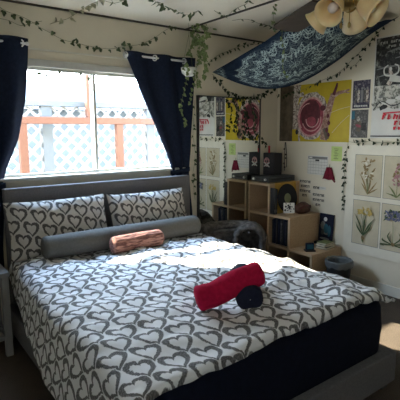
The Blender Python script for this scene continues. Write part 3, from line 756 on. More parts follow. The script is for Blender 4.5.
# ------------------------------------------------------------------ dark grey heap between bed and shelf, waste bin
hp = thing('folded_blanket', (2.80, 3.05, 0), 'heap of dark grey blanket with a rolled open end, between bed and shelf', 'blanket')
def heap():
    b = MB()
    path = catmull([(2.50, 3.31, .45), (2.68, 3.27, .46), (2.83, 3.17, .46), (2.86, 3.02, .48), (2.76, 2.91, .495)], 8); n = len(path)
    seg = 40; vs = []
    for i, p in enumerate(path):
        t = i / (n - 1); rx = lerp(.13, .16, math.sin(PI * min(1, t * 1.1) * .7)); rz = lerp(.16, .15, t)
        d = (path[min(i + 1, n - 1)] - path[max(i - 1, 0)]).normalized(); sd = Vector((-d.y, d.x, 0)).normalized()
        for k in range(seg):
            a = 2 * PI * k / seg; w_ = 1 + .14 * nz(i * .16, math.cos(a) * 1.3, math.sin(a) * 1.3) + .10 * nz(i * .5, math.cos(a) * 4, math.sin(a) * 4) + .05 * nz(i * 1.1, math.cos(a) * 9, math.sin(a) * 9)
            q = p + sd * (math.cos(a) * rx * w_) + Vector((0, 0, 1)) * (math.sin(a) * rz * w_)
            if math.sin(a) < -.1: q.z = lerp(q.z, .015, min(1, (-.1 - math.sin(a)) * 1.6))
            vs.append(q)
    # rolled rim folding inwards at the near end
    dl = (path[-1] - path[-2]).normalized(); last = vs[-seg:]; c = sum(last, Vector()) / seg
    c.z = path[-1].z - .02
    for off, sc_ in ((.035, .93), (.045, .80), (.03, .68), (-.03, .62), (-.16, .55), (-.18, .02)):
        vs += [c + (q - c) * sc_ + dl * off for q in last]
    first = vs[:seg]; c0 = sum(first, Vector()) / seg
    m = len(vs) // seg
    fs = [(i * seg + k, i * seg + (k + 1) % seg, (i + 1) * seg + (k + 1) % seg, (i + 1) * seg + k) for i in range(m - 1) for k in range(seg)]
    fs.append(tuple(range(seg))[::-1])
    b.add(vs, fs); return b
heap().build('fleece', 'fleece', hp, smooth=True)
b = MB()
for k in range(7):
    a = math.radians(35 + 18 * k); pts = []
    for (px_, py_, pz_, rx, rz) in ((2.52, 3.30, .45, .13, .15), (2.68, 3.26, .46, .15, .155), (2.82, 3.16, .46, .16, .16), (2.85, 3.03, .475, .155, .15), (2.78, 2.93, .49, .145, .15)):
        w_ = .97 + .10 * nz(px_ * 6, k * 1.7)
        aa = a + .25 * nz(px_ * 3 + k * 2.1, py_ * 3)
        pts.append((px_ + .7 * math.cos(aa) * rx * w_, py_ + .7 * math.cos(aa) * rx * w_, pz_ + math.sin(aa) * rz * w_))
    P_ = catmull(pts, 6); b.tube(P_, [.006 + .014 * math.sin(PI * i / (len(P_) - 1)) for i in range(len(P_))], 8)
b.build('fold', 'fleece', hp, smooth=True)

bn = thing('waste_bin', (3.44, 2.40, 0), 'round dark waste bin with a grey liner beside the lowest shelf', 'bin')
bc = (3.452, 2.415, 0)
MB().lathe([(.001, .004), (.088, .0), (.092, .01), (.118, .275), (.124, .285), (.121, .29), (.112, .275), (.086, .014), (.001, .014)], bc, seg=36).build('bin_body', 'binm', bn, smooth=True)
b = MB()
def ln(u, v):
    th = 2 * PI * u; prof = [(.128, .235), (.130, .262), (.130, .288), (.122, .299), (.112, .290), (.105, .22), (.09, .10), (.07, .04)]
    f = v * (len(prof) - 1); i = min(int(f), len(prof) - 2); r_, z_ = lerp(prof[i][0], prof[i + 1][0], f - i), lerp(prof[i][1], prof[i + 1][1], f - i)
    wv = .006 * nz(math.cos(th) * 4, math.sin(th) * 4, v * 3)
    if v < .2: z_ += .018 * nz(math.cos(th) * 3, math.sin(th) * 3, 4)
    return (bc[0] + (r_ + wv * .6) * math.cos(th), bc[1] + (r_ + wv * .6) * math.sin(th), z_ + wv)
b.grid(ln, 60, 21); b.build('bin_liner', 'liner', bn, smooth=True)

# ------------------------------------------------------------------ flat things on the right wall
class Sheet:
    """a paper sheet on the right wall; u runs to the right seen from the room (towards -Y), v down"""
    def __init__(s, name, y0, z0, w_, h_, label, cat, mat, group=None, thick=.0016, x=None):
        s.y0, s.z0, s.w, s.h, s.x = y0, z0, w_, h_, (XW if x is None else x)
        s.t = thick
        s.root = thing(name, (s.x, y0 - w_ / 2, z0 - h_), label, cat, group)
        MB().box((s.x - thick, y0 - w_, z0 - h_), (s.x, y0, z0)).build('paper', mat, s.root)
        s.b = MB(); s.mats = []; s.k = 0
    def P(s, u, v): return (s.x - s.t - .0003 - .00012 * s.k, s.y0 - u, s.z0 - v)
    def mi(s, m):
        if m not in s.mats: s.mats.append(m)
        return s.mats.index(m)
    def poly(s, pts, m):
        s.k += 1; s.b.add([s.P(*p) for p in pts], [tuple(range(len(pts)))], s.mi(m))
    def rect(s, u0, v0, u1, v1, m): s.poly([(u0, v0), (u0, v1), (u1, v1), (u1, v0)], m)
    def ell(s, u, v, ru, rv, m, rot=0.0, n=20, jag=0.0):
        pts = []
        for k in range(n):
            a = 2 * PI * k / n; j = 1 + jag * R0.uniform(-1, 1); x_, y_ = ru * j * math.cos(a), rv * j * math.sin(a)
            pts.append((u + x_ * math.cos(rot) - y_ * math.sin(rot), v + x_ * math.sin(rot) + y_ * math.cos(rot)))
        s.poly(pts, m)
    def ring(s, u, v, ru, rv, k, m, rot=0.0, a0=0, a1=2 * PI, n=28):
        s.k += 1; o = []
        for i in range(n + 1):
            a = lerp(a0, a1, i / n)
            for q in (1, k):
                x_, y_ = ru * q * math.cos(a), rv * q * math.sin(a)
                o.append(s.P(u + x_ * math.cos(rot) - y_ * math.sin(rot), v + x_ * math.sin(rot) + y_ * math.cos(rot)))
        s.b.add(o, [(2 * i, 2 * i + 2, 2 * i + 3, 2 * i + 1) for i in range(n)], s.mi(m))
    def strip(s, pts, w0, w1, m, mid=None):
        """curved tapering blade through 2D points"""
        P3 = catmull([(p[0], p[1], 0) for p in pts], 6); n = len(P3); s.k += 1; o = []
        for i, p in enumerate(P3):
            d = (P3[min(i + 1, n - 1)] - P3[max(i - 1, 0)]).normalized(); t = i / (n - 1)
            wd = lerp(w0, w1, t) if mid is None else (lerp(w0, mid, t * 2) if t < .5 else lerp(mid, w1, t * 2 - 1))
            o += [s.P(p.x - d.y * wd, p.y + d.x * wd), s.P(p.x + d.y * wd, p.y - d.x * wd)]
        s.b.add(o, [(2 * i, 2 * i + 2, 2 * i + 3, 2 * i + 1) for i in range(n - 1)], s.mi(m))
    def done(s, name='printed_art'):
        if s.b.v: s.b.build(name, s.mats, s.root)
        return s.root

# yellow poster with a rose-pink coiled shell and a pale arm
s = Sheet('poster', 3.437, 1.975, .897, .588, 'large yellow poster of a pink coiled shell and reaching arm', 'poster', 'yellow')
s.rect(0, 0, .19, .588, 'brownp'); s.poly([(.19, 0), (.19, .588), (.30, .588), (.24, .3), (.29, 0)], 'speck')
s.rect(.185, .46, .27, .588, 'yellow')
s.ell(.435, .33, .215, .245, 'speck', .15, 26, .03)
s.ell(.43, .335, .175, .205, 'pink', .15)
s.ell(.43, .335, .160, .190, 'rose', .15)
s.ell(.425, .31, .125, .150, 'rosed', .15)
s.ring(.43, .335, .168, .198, .93, 'pink', .15); s.ring(.44, .36, .125, .125, .90, 'pink', .2, -.4, 2.6); s.ring(.45, .36, .085, .085, .86, 'pink', .2, -.3, 3.0); s.ring(.40, .34, .125, .15, .93, 'pink', .15, 2.2, 4.6)
s.ell(.44, .38, .060, .050, 'rose', .2)
s.ell(.58, .25, .035, .028, 'rosed', 0)
s.ell(.25, .49, .022, .03, 'ink', 0, 12, .15); s.ell(.30, .10, .04, .03, 'speck', 0, 12, .3)
s.strip([(.60, .57), (.62, .40), (.66, .24), (.70, .12)], .045, .030, 'armp', .04)
s.strip([(.615, .45), (.635, .52), (.65, .56)], .03, .02, 'brownp')
s.strip([(.69, .15), (.76, .115), (.83, .105), (.88, .09)], .022, .008, 'armp')
s.strip([(.70, .13), (.73, .06), (.74, .02)], .018, .010, 'rosed'); s.strip([(.83, .105), (.86, .12), (.89, .115)], .008, .004, 'armp')
for u, v in ((.645, .33), (.655, .40), (.64, .47), (.66, .52)): s.ell(u, v, .018, .022, 'rosed', 0, 9, .25)
s.strip([(.68, .30), (.78, .27), (.89, .25)], .002, .002, 'cpaper'); s.strip([(.70, .50), (.80, .40), (.89, .33)], .002, .002, 'cpaper')
s.done()

# two small dark posters, one above the other
s = Sheet('poster', 2.520, 1.958, .178, .255, 'small dark violet poster of standing figures, upper of the two between the large posters', 'poster', 'bluecol', 'small dark posters')
for k, u in enumerate((.03, .06, .095, .125, .15)):
    s.ell(u, .075 + .01 * (k % 2), .009, .013, 'greyink', 0, 10); s.strip([(u, .09), (u + .003, .14), (u, .20)], .014, .011, ['greycol', 'speck', 'greyink', 'greycol', 'speck'][k])
s.rect(.01, .005, .168, .035, 'bluecol')
for k in range(8): s.rect(.02 + k * .018, .226, .032 + k * .018, .240, 'whiteink')
s.done()
s = Sheet('poster', 2.523, 1.690, .175, .258, 'small dark grey poster with teal corner, lower of the two between the large posters', 'poster', 'greycol', 'small dark posters')
s.rect(0, .01, .035, .085, 'teal'); s.ell(.075, .085, .016, .024, 'speck', 0, 10, .1); s.strip([(.07, .11), (.085, .15), (.075, .2)], .03, .02, 'brownp')
s.ell(.075, .145, .030, .014, 'rose', .3, 12, .2); s.rect(.11, .12, .16, .19, 'bwdark')
s.done()

# big black and white poster with red lettering
s = Sheet('poster', 2.315, 2.312, .625, .882, 'big black and white poster with red brush lettering near the right edge', 'poster', 'paper')
s.rect(.012, .012, .613, .42, 'bwdark'); s.rect(.012, .42, .613, .66, 'bwlight')
s.poly([(.012, .64), (.10, .60), (.22, .63), (.40, .60), (.613, .62), (.613, .72), (.012, .75)], 'paper')
s.rect(.012, .66, .613, .868, 'paper')
x_ = .055
for row, (v0, hh, n) in enumerate(((.045, .022, 15), (.085, .018, 9), (.120, .016, 8))):       # white capitals along the top
    x_ = .055 + .075 * row
    for k in range(n):
        wd = R0.uniform(.012, .019); t_ = .0045
        if k not in (3, 8):
            s.rect(x_, v0 + .003 * (k % 2), x_ + t_, v0 + hh, 'whiteink')
            if k % 2: s.rect(x_, v0 + hh * .4, x_ + wd, v0 + hh * .4 + t_, 'whiteink')
            if k % 3: s.rect(x_ + wd - t_, v0, x_ + wd, v0 + hh, 'whiteink')
            else: s.rect(x_, v0, x_ + wd, v0 + t_, 'whiteink')
        x_ += wd + .008
for (a, b_) in (((.12, .14), (.34, .12)), ((.20, .20), (.50, .17)), ((.03, .28), (.25, .265)), ((.05, .345), (.20, .33)), ((.3, .30), (.58, .29))):
    s.strip([a, ((a[0] + b_[0]) / 2, (a[1] + b_[1]) / 2 - .008), b_], .003, .003, 'greyink', .009)
s.strip([(.15, .42), (.18, .36), (.16, .30), (.155, .265)], .022, .006, 'speck', .018)      # pale figure, arms raised
s.strip([(.175, .345), (.115, .33), (.105, .28), (.14, .25)], .008, .005, 'whiteink'); s.strip([(.19, .345), (.235, .32), (.235, .27), (.20, .25)], .008, .005, 'whiteink')
s.ell(.165, .285, .013, .017, 'paper'); s.strip([(.16, .36), (.25, .38), (.36, .40)], .03, .02, 'whiteink'); s.strip([(.30, .38), (.45, .36), (.6, .39)], .014, .02, 'pinkink')
for k in range(16): s.ell(R0.uniform(.04, .58), R0.uniform(.45, .62), R0.uniform(.02, .055), R0.uniform(.01, .03), ['greyink', 'paper', 'bwdark', 'bwlight'][k % 4], R0.uniform(-.5, .5), 10, .25)
s.strip([(.02, .63), (.10, .56), (.20, .60), (.30, .57)], .004, .004, 'ink')
def scrawl(u, v, n, h, sl):       # brush letters: uprights, bars and bowls in red
    for k in range(n):
        w_ = h * .55
        s.strip([(u + sl, v), (u + sl * .5, v + h * .5), (u, v + h)], .011, .008, 'redink')
        if k % 3 == 0: s.strip([(u + sl, v), (u + w_ + sl, v + .006)], .008, .005, 'redink'); s.strip([(u + sl * .5, v + h * .5), (u + w_ * .8, v + h * .45)], .007, .005, 'redink')
        elif k % 3 == 1: s.ring(u + w_ * .5, v + h * .62, w_ * .5, h * .36, .55, 'redink')
        else: s.strip([(u + w_ + sl, v + h * .2), (u + w_, v + h)], .008, .006, 'redink'); s.strip([(u, v + h * .35), (u + w_, v + h * .3)], .007, .006, 'redink')
        u += w_ + .028
scrawl(.115, .672, 14, .045, .012); s.strip([(.12, .662), (.35, .655), (.60, .660)], .006, .006, 'redink')
scrawl(.235, .732, 9, .036, .008); scrawl(.235, .782, 8, .026, .004)
s.rect(.012, .858, .613, .868, 'ink')
s.done()

# four botanical prints in one ivory mount
FW, FH = .757, 1.036
s = Sheet('botanical_print', 2.537, 1.366, FW, FH, 'ivory mount holding four botanical flower prints on the right wall', 'print', 'fpaper', thick=.020)
def plate(u0, v0, u1, v1):
    s.rect(u0 - .004, v0 - .004, u1 + .004, v1 + .004, 'greyink'); s.rect(u0, v0, u1, v1, 'cpaper')
PU = [(.096, .368), (.393, .665)]; PV = [(.092, .470), (.520, .940)]
for a in PU:
    for c in PV: plate(a[0], c[0], a[1], c[1])
def plant(u0, v0, base, blades, stems, leafm, stemm):
    for (dx, dy, bend) in blades: s.strip([(u0 + base[0], v0 + base[1]), (u0 + base[0] + dx * .35 + bend, v0 + base[1] + dy * .55), (u0 + base[0] + dx, v0 + base[1] + dy)], .004, .001, leafm, .008)
    for (dx, dy) in stems: s.strip([(u0 + base[0], v0 + base[1]), (u0 + base[0] + dx * .4, v0 + base[1] + dy * .6), (u0 + base[0] + dx, v0 + base[1] + dy)], .0025, .002, stemm)
# upper left: tall brown lily
u0, v0 = PU[0][0], PV[0][0]
plant(u0, v0, (.14, .36), [(-.09, -.19, -.01), (-.07, -.10, -.01), (-.04, -.25, 0), (.09, -.12, .02), (.10, -.06, .02), (.03, -.16, .01)], [(-.01, -.28), (.04, -.23), (-.04, -.2)], 'brownink', 'sage')
for k in range(34): s.ell(u0 + .135 + R0.uniform(-.065, .07), v0 + R0.uniform(.03, .21), R0.uniform(.012, .024), R0.uniform(.006, .012), ['brownink', 'fpaper', 'brownink', 'brownink', 'cpaper'][k % 5], R0.uniform(0, 3), 9, .25)
# upper right: pink stock
u0 = PU[1][0]
plant(u0, v0, (.13, .36), [(-.08, -.10, -.01), (-.10, -.03, 0), (.09, -.10, .02), (.06, -.06, .01)], [(.0, -.30)], 'sage', 'sage')
for k in range(40): s.ell(u0 + .13 + R0.uniform(-.035, .04), v0 + R0.uniform(.03, .25), R0.uniform(.011, .018), R0.uniform(.009, .014), ['pinkink', 'brownink', 'pinkink', 'cpaper'][k % 4], R0.uniform(0, 3), 9, .25)
# lower left: yellow daffodils
u0, v0 = PU[0][0], PV[1][0]
plant(u0, v0, (.125, .33), [(-.10, -.20, -.01), (-.085, -.12, -.03), (.11, -.18, .01), (.08, -.13, .03), (.02, -.21, .0)], [(-.03, -.21), (.03, -.23), (.0, -.2)], 'dsage', 'dsage')
s.ell(u0 + .12, v0 + .355, .016, .022, 'brownink', 0, 10, .15); s.strip([(u0 + .12, v0 + .37), (u0 + .125, v0 + .40)], .012, .002, 'sage')
for k in range(34): s.ell(u0 + .13 + R0.uniform(-.062, .068), v0 + R0.uniform(.06, .125), R0.uniform(.012, .022), R0.uniform(.008, .015), ['daff', 'daff', 'cpaper', 'daff'][k % 4], R0.uniform(0, 3), 8, .3)
# lower right: violet blue agapanthus
u0 = PU[1][0]
plant(u0, v0, (.13, .36), [(-.10, -.05, -.06), (-.08, .02, -.09), (.10, -.05, .07), (.08, .03, .09), (-.03, -.12, -.04), (.05, -.12, .05)], [(-.015, -.25)], 'dsage', 'sage')
s.ell(u0 + .13, v0 + .355, .018, .020, 'brownink', 0, 10, .2)
for k in range(60): s.ell(u0 + .115 + R0.uniform(-.075, .075), v0 + .095 + R0.uniform(-.045, .045), R0.uniform(.009, .017), R0.uniform(.006, .012), ['agap', 'agap', 'agap', 'dsage'][k % 4], R0.uniform(0, 3), 8, .3)
s.done()

# calendar, green note, red pennant, word strips, hanging cord
s = Sheet('calendar', 3.028, 1.243, .258, .196, 'white wall calendar with a black grid under the yellow poster', 'calendar', 'paper')
s.rect(.008, .008, .25, .032, 'greyink'); s.rect(.02, .013, .06, .027, 'paper'); s.rect(.10, .038, .15, .055, 'ink')
for v in (.008, .034, .062, .092, .122, .152, .184): s.rect(.006, v, .252, v + .0022, 'greyink')
for k in range(8): s.rect(.006 + k * .0350, .034, .0075 + k * .0350, .184, 'greyink' if 0 < k < 7 else 'ink')
s.done('printed_grid')
s = Sheet('paper_note', 2.735, 1.345, .125, .145, 'light green paper note with dark writing beside the hanging ivy', 'note', 'note')
for k in range(7): s.rect(.03 + .01 * (k % 2), .022 + k * .016, .085 - .008 * (k % 3), .027 + k * .016, 'sage')
s.done('handwriting')
pn = thing('pennant', (XW, 2.745, 0.985), 'dark red cloth pennant hanging at the calendar corner', 'pennant')
b = MB(); b.grid(lambda u, v: (XW - .010 - .010 * math.sin(u * PI * 3) * (1 - v * .3), 2.762 - .030 * u + (.060 - .120 * u) * (.25 + .75 * v) - .0 , 1.135 - .125 * v + .012 * nz(u * 3, 1.0) * v), 14, 10)
b.build('cloth', 'maroon', pn, smooth=True, solid=.002)
MB().tube([(XW - .006, 2.72, 1.03), (XW - .01, 2.69, 1.005), (XW - .006, 2.675, .99)], .007, 8).build('tassel', 'maroon', pn, smooth=True)
MB().tube([(XW - .006, 2.748, 1.13), (XW - .003, 2.745, 1.165)], .002, 6).build('string', 'ink', pn)
words = [(3.125, .952, 5, 'topmost in the left column'), (3.105, .902, 4, 'second from the top in the left column'), (3.122, .850, 5, 'third from the top in the left column'), (3.085, .803, 2, 'bottom one in the left column'),
         (2.942, .900, 3, 'topmost in the right column'), (2.945, .826, 5, 'second from the top in the right column'), (2.943, .773, 5, 'third from the top in the right column'), (2.905, .722, 2, 'bottom one in the right column')]
for y, z, n, lab in words:
    o = MB(); yy = y
    for k in range(n):
        wd = .018 + .005 * ((k * 5 + n) % 3); hh = .024
        a, c = XW - .0022, XW
        o.box((a, yy - .006, z), (c, yy, z + hh)); o.box((a, yy - wd, z + hh - .006), (c, yy - .006, z + hh))
        if k % 2: o.box((a, yy - wd, z), (c, yy - wd + .006, z + hh - .006))
        else: o.box((a, yy - wd, z), (c, yy - .006, z + .006)); o.box((a, yy - wd * .8, z + .011), (c, yy - .006, z + .016))
        yy -= wd + .006
    q = o.build('word_sticker', 'ink', None, (XW, (y + yy) / 2, z))
    tag(q, 'row of small black letters under the calendar, ' + lab, 'sticker', 'word stickers under the calendar')
s = Sheet('paper_strip', 2.870, .928, .085, .03, 'thin white paper strip among the word stickers', 'paper', 'paper'); s.rect(.02, .010, .07, .014, 'greyink'); s.done('pencil_line')
hc = thing('necklace', (XW - .01, 3.36, 1.02), 'dark beaded cord hanging under the left end of the yellow poster', 'cord')
b = MB()
for dy, z0 in ((0, 1.06), (-.03, 1.10)): b.tube([(XW - .008, 3.345 + dy * .3, 1.375), (XW - .010, 3.345 + dy, 1.22), (XW - .010, 3.342 + dy, z0)], .004, 8)
b.build('cord', 'devgrey', hc, smooth=True)
for z in (1.30, 1.24, 1.20, 1.14, 1.10): MB().lathe([(0, -.011), (.009, -.006), (.011, 0), (.009, .006), (0, .011)], (XW - .012, 3.34 + .01 * math.sin(z * 40), z), seg=10).build('bead', 'brownp', hc, smooth=True)

# ------------------------------------------------------------------ tapestry slung under the ceiling
def tapestry():
    U = catmull([(2.757, 3.455, 2.07), (2.734, 3.146, 2.136), (2.714, 2.888, 2.194), (2.695, 2.634, 2.249), (2.676, 2.377, 2.339), (2.662, 2.189, 2.407), (2.655, 2.0, 2.425)], 8)
    L = catmull([(2.757, 3.455, 2.065), (2.903, 3.221, 1.948), (3.046, 2.990, 1.892), (3.202, 2.740, 1.938), (3.360, 2.486, 2.097), (3.498, 2.264, 2.295), (3.60, 2.06, 2.425)], 8)
    n = len(U) - 1
    def fn(u, v):
        f = u * n; i = min(int(f), n - 1); t = f - i
        a = U[i].lerp(U[i + 1], t); b_ = L[i].lerp(L[i + 1], t)
        p = a.lerp(b_, v); w_ = (b_ - a).length
        p.z -= .10 * w_ * math.sin(PI * v) + .012 * nz(u * 5, v * 4) * math.sin(PI * v) * min(1, u * 4) + .004 * math.sin(v * 25 + u * 4) * min(1, u * 3)
        return tuple(p)
    b = MB().grid(fn, 72, 30, uvf=lambda u, v: (u * 1.55, v))
    o = b.build('tapestry', 'tap', None, (2.757, 3.455, 2.07), smooth=True, solid=.003)
    tag(o, 'dark blue tapestry with mint mandala lacework slung under the ceiling corner', 'tapestry')
tapestry()

# ------------------------------------------------------------------ ceiling fan with light kit
HX, HY, ZB = 1.335, .955, 1.962
fan = thing('ceiling_fan', (HX, HY, ZC), 'dark bladed ceiling fan with four cream glass bell lights', 'ceiling fan')
MB().lathe([(.07, 0), (.07, -.02), (.03, -.06), (.012, -.065)], (HX, HY, ZC), seg=24).build('canopy', 'brass', fan, smooth=True)
MB().tube([(HX, HY, ZC - .06), (HX, HY, ZB + .12)], .011, 12).build('downrod', 'brass', fan, smooth=True)
MB().lathe([(.012, .13), (.05, .125), (.095, .09), (.10, .03), (.08, .0), (.045, -.015)], (HX, HY, ZB), seg=28).build('motor_housing', 'brass', fan, smooth=True)
for k in range(4):
    a = math.radians(62 + 90 * k); ca, sa = math.cos(a), math.sin(a)
    def P(r, o, z): return (HX + ca * r - sa * o, HY + sa * r + ca * o, ZB + z)
    b = MB(); outl = [(.16, -.050), (.40, -.062), (.56, -.066), (.585, -.060), (.603, -.035), (.608, 0), (.603, .035), (.585, .060), (.56, .066), (.40, .062), (.16, .050)]
    tl = .12
    top = [P(r, o, .010 + o * tl) for r, o in outl]; bot = [P(r, o, .003 + o * tl) for r, o in outl]; n = len(outl)
    b.add(top + bot, [tuple(range(n)), tuple(range(2 * n - 1, n - 1, -1))] + [(i, i + n, (i + 1) % n + n, (i + 1) % n) for i in range(n)])
    bl = b.build('blade', 'blade', fan)
    b = MB(); b.box((.08, -.015, -.002), (.22, .015, .0025), 0, Matrix.Rotation(a, 3, 'Z'), (HX, HY, ZB)); b.build('blade_bracket', 'brass', bl)
lk = MB().lathe([(.045, -.012), (.05, -.03), (.035, -.05), (.02, -.06), (.001, -.064)], (HX, HY, ZB), seg=24).build('light_fitter', 'brass', fan, smooth=True)
hd = Vector((.81, .586, 0)); rt = Vector((.586, -.81, 0))
for rr, aw in ((-.48, -.88), (.90, -.42), (.34, .94), (-.92, .40)):
    d = (rt * rr + hd * aw).normalized()
    ax = (d * .80 + Vector((0, 0, -.60))).normalized()
    p0 = Vector((HX, HY, ZB - .034)) + d * .025; p1 = p0 + d * .018 + Vector((0, 0, -.004))
    b = MB(); b.tube([p0, p1 - ax * .0, p1 + ax * .01], .009, 10); b.lathe([(.018, -.004), (.019, .018)], p1, ax, 16); b.build('lamp_arm', 'brass', fan, smooth=True)
    prof = [(.016, .010), (.026, .020), (.032, .036), (.035, .054), (.040, .071), (.048, .084)]
    inner = [(r_ - .0025, h_ + .001) for r_, h_ in prof[::-1]]
    sd = MB().lathe(prof + inner, p1, ax, 32)
    sd.f = [f for f in sd.f if len(f) == 4]; sd.mi = sd.mi[:len(sd.f)]
    so = sd.build('lamp_shade', 'cream', fan, smooth=True)
    MB().lathe([(.009, .014), (.011, .028), (.017, .045), (.016, .056), (.009, .066), (.0005, .069)], p1, ax, 18).build('bulb', 'bulb', so, smooth=True)
for dx in (-.012, .014):
    q = Vector((HX, HY, ZB - .06)) + rt * dx - hd * .02
    b = MB(); b.tube([q, q - Vector((0, 0, .045))], .0014, 6); b.lathe([(.0005, -.012), (.005, -.006), (.005, .004), (.0005, .01)], q - Vector((0, 0, .052)), seg=10); b.build('pull_chain', 'brass', fan, smooth=True)

# ------------------------------------------------------------------ vines
LEAF = [(0, 0), (.34, -.10), (.50, .22), (.30, .42), (.22, .70), (0, 1.0), (-.22, .70), (-.30, .42), (-.50, .22), (-.34, -.10)]
def vine(label, lines, spacing=.055, size=.034, mat='leaf', seed=1, group='ivy garlands', out=(0, -1, 0), name='ivy_garland', cat='garland', droop=.7, r=.0016):
    rg = random.Random(seed); st = MB(); lf = MB(); first = Vector(lines[0][0])
    outv = Vector(out)
    for pts in lines:
        P = catmull(pts, 8); P = [p + Vector((nz(p.x * 9, p.y * 9, p.z * 9 + seed), nz(p.y * 9, p.z * 9, seed), nz(p.z * 9, p.x * 9, seed))) * .008 for p in P]
        st.tube(P, r, 5)
        acc = 0.0
        for a, c in zip(P, P[1:]):
            acc += (c - a).length
            while acc > spacing:
                acc -= spacing * rg.uniform(.7, 1.3)
                for side in ((1, -1) if rg.random() < .45 else (rg.choice((1, -1)),)):
                    t = (c - a).normalized(); perp = t.cross(outv)
                    if perp.length < .1: perp = t.cross(Vector((1, 0, 0)))
                    perp.normalize()
                    d = (perp * side * rg.uniform(.2, 1) + Vector((0, 0, -droop)) * rg.uniform(.5, 1.2) + t * rg.uniform(-.4, .6) + outv * rg.uniform(0, .5)).normalized()
                    nrm = (outv + Vector((rg.uniform(-.6, .6), rg.uniform(-.6, .6), rg.uniform(-.3, .6)))).normalized()
                    s_ = d.cross(nrm)
                    if s_.length < .05: continue
                    s_.normalize(); n2 = s_.cross(d); sz = size * rg.uniform(.7, 1.2); o = a.lerp(c, .5) + d * .006
                    vs = [o] + [o + s_ * (x * sz) + d * (y * sz) - n2 * (abs(x) * sz * .35 + y * y * sz * .15) for x, y in LEAF] + [o + d * sz * .45]
                    m = len(LEAF)
                    lf.add(vs, [(m + 1, 1 + k, 1 + (k + 1) % m) for k in range(m)])
    o = thing(name, tuple(first), label, cat, group)
    st.build('vine_stem', 'stem', o); lf.build('leaves', mat, o)
    return o
W_ = (0, -1, 0); C_ = (0, 0, -1); X_ = (-1, 0, 0)
vine('ivy garland swagged along the back wall above the window', [[(0.799, 3.450, 2.383), (0.875, 3.450, 2.348), (0.956, 3.450, 2.333), (1.038, 3.450, 2.303), (1.108, 3.450, 2.270), (1.195, 3.450, 2.231), (1.286, 3.450, 2.198), (1.397, 3.450, 2.184), (1.513, 3.450, 2.170), (1.652, 3.450, 2.169), (1.799, 3.450, 2.204), (1.952, 3.450, 2.241), (2.094, 3.450, 2.307), (2.220, 3.450, 2.390), (2.349, 3.450, 2.459)]], .070, .040, 'leaf', 1)
vine('short ivy strand above the left curtain', [[(0.805, 3.450, 2.291), (0.884, 3.450, 2.281), (0.965, 3.450, 2.265), (1.052, 3.450, 2.291), (1.126, 3.450, 2.315)]], .09, .034, 'leaf', 2)
vine('ivy strand tinted as sunlit, crossing the dark seam onto the ceiling at left', [[(1.184, 3.450, 2.301), (1.310, 3.450, 2.355), (1.400, 3.450, 2.412)], [(1.380, 3.359, 2.405), (1.382, 3.191, 2.405), (1.389, 3.032, 2.405), (1.384, 2.893, 2.405)]], .060, .042, 'leafsun', 3)
vine('ivy strand on the ceiling above the middle of the window', [[(1.412, 2.985, 2.405), (1.501, 3.011, 2.405), (1.536, 2.925, 2.405), (1.548, 2.801, 2.405)]], .10, .045, 'leaf', 4, out=C_, droop=.2)
vine('ivy strand on the ceiling left of the hanging green cluster', [[(1.624, 2.718, 2.405), (1.754, 2.826, 2.405), (1.867, 2.870, 2.405), (2.004, 2.941, 2.405), (2.130, 2.958, 2.405), (2.117, 2.823, 2.405)]], .07, .042, 'leaf', 5, out=C_, droop=.2)
vine('ivy strand on the ceiling beside the dark ceiling seam', [[(2.192, 2.734, 2.405), (2.379, 2.814, 2.405), (2.291, 2.595, 2.405), (2.263, 2.455, 2.405), (2.183, 2.310, 2.405)], [(2.502, 2.883, 2.405), (2.573, 2.791, 2.405), (2.801, 2.835, 2.405), (3.001, 2.873, 2.405)]], .085, .040, 'leaf', 6, out=C_, droop=.2)
vine('bright green hanging ivy cluster beside the right curtain', [[(2.492, 3.220, 2.668), (2.437, 3.220, 2.527), (2.429, 3.240, 2.413), (2.388, 3.260, 2.277), (2.348, 3.280, 2.174)], [(2.532, 3.200, 2.671), (2.499, 3.200, 2.549), (2.476, 3.200, 2.412), (2.454, 3.200, 2.275), (2.491, 3.220, 2.128), (2.502, 3.250, 1.976)], [(2.438, 3.250, 2.658), (2.405, 3.250, 2.545), (2.481, 3.250, 2.439), (2.549, 3.250, 2.345)], [(2.519, 3.300, 2.315), (2.473, 3.300, 2.189), (2.450, 3.300, 2.047), (2.471, 3.300, 1.890)], [(2.658, 3.300, 2.706), (2.635, 3.300, 2.608), (2.611, 3.300, 2.501), (2.647, 3.300, 2.418)], [(2.509, 3.300, 2.690), (2.520, 3.300, 2.573), (2.452, 3.300, 2.478), (2.396, 3.300, 2.352), (2.429, 3.300, 2.236)], [(2.375, 3.300, 2.384), (2.440, 3.300, 2.324), (2.553, 3.300, 2.267), (2.495, 3.300, 2.121)]], .034, .042, 'leafl', 7)
vine('ivy strand rising from the tapestry tip along the back wall', [[(2.657, 3.450, 2.116), (2.767, 3.450, 2.201), (2.893, 3.450, 2.260), (3.050, 3.450, 2.323), (3.200, 3.450, 2.378), (3.370, 3.450, 2.387)]], .060, .036, 'leaf', 8)
vine('dark ivy trailing below the tapestry tip over the mirror top', [[(2.711, 3.410, 2.042), (2.823, 3.410, 1.965), (2.927, 3.410, 1.893), (3.074, 3.410, 1.851), (3.242, 3.410, 1.848), (3.416, 3.410, 1.887), (3.597, 3.410, 1.937)], [(2.927, 3.410, 1.884), (3.021, 3.410, 1.770), (3.036, 3.410, 1.631), (2.984, 3.410, 1.490)], [(3.065, 3.400, 1.850), (3.137, 3.400, 1.692), (3.111, 3.400, 1.530), (3.241, 3.400, 1.426)], [(3.190, 3.400, 1.835), (3.265, 3.400, 1.675), (3.283, 3.400, 1.509), (3.388, 3.400, 1.424), (3.466, 3.400, 1.337)]], .036, .036, 'leafd', 9)
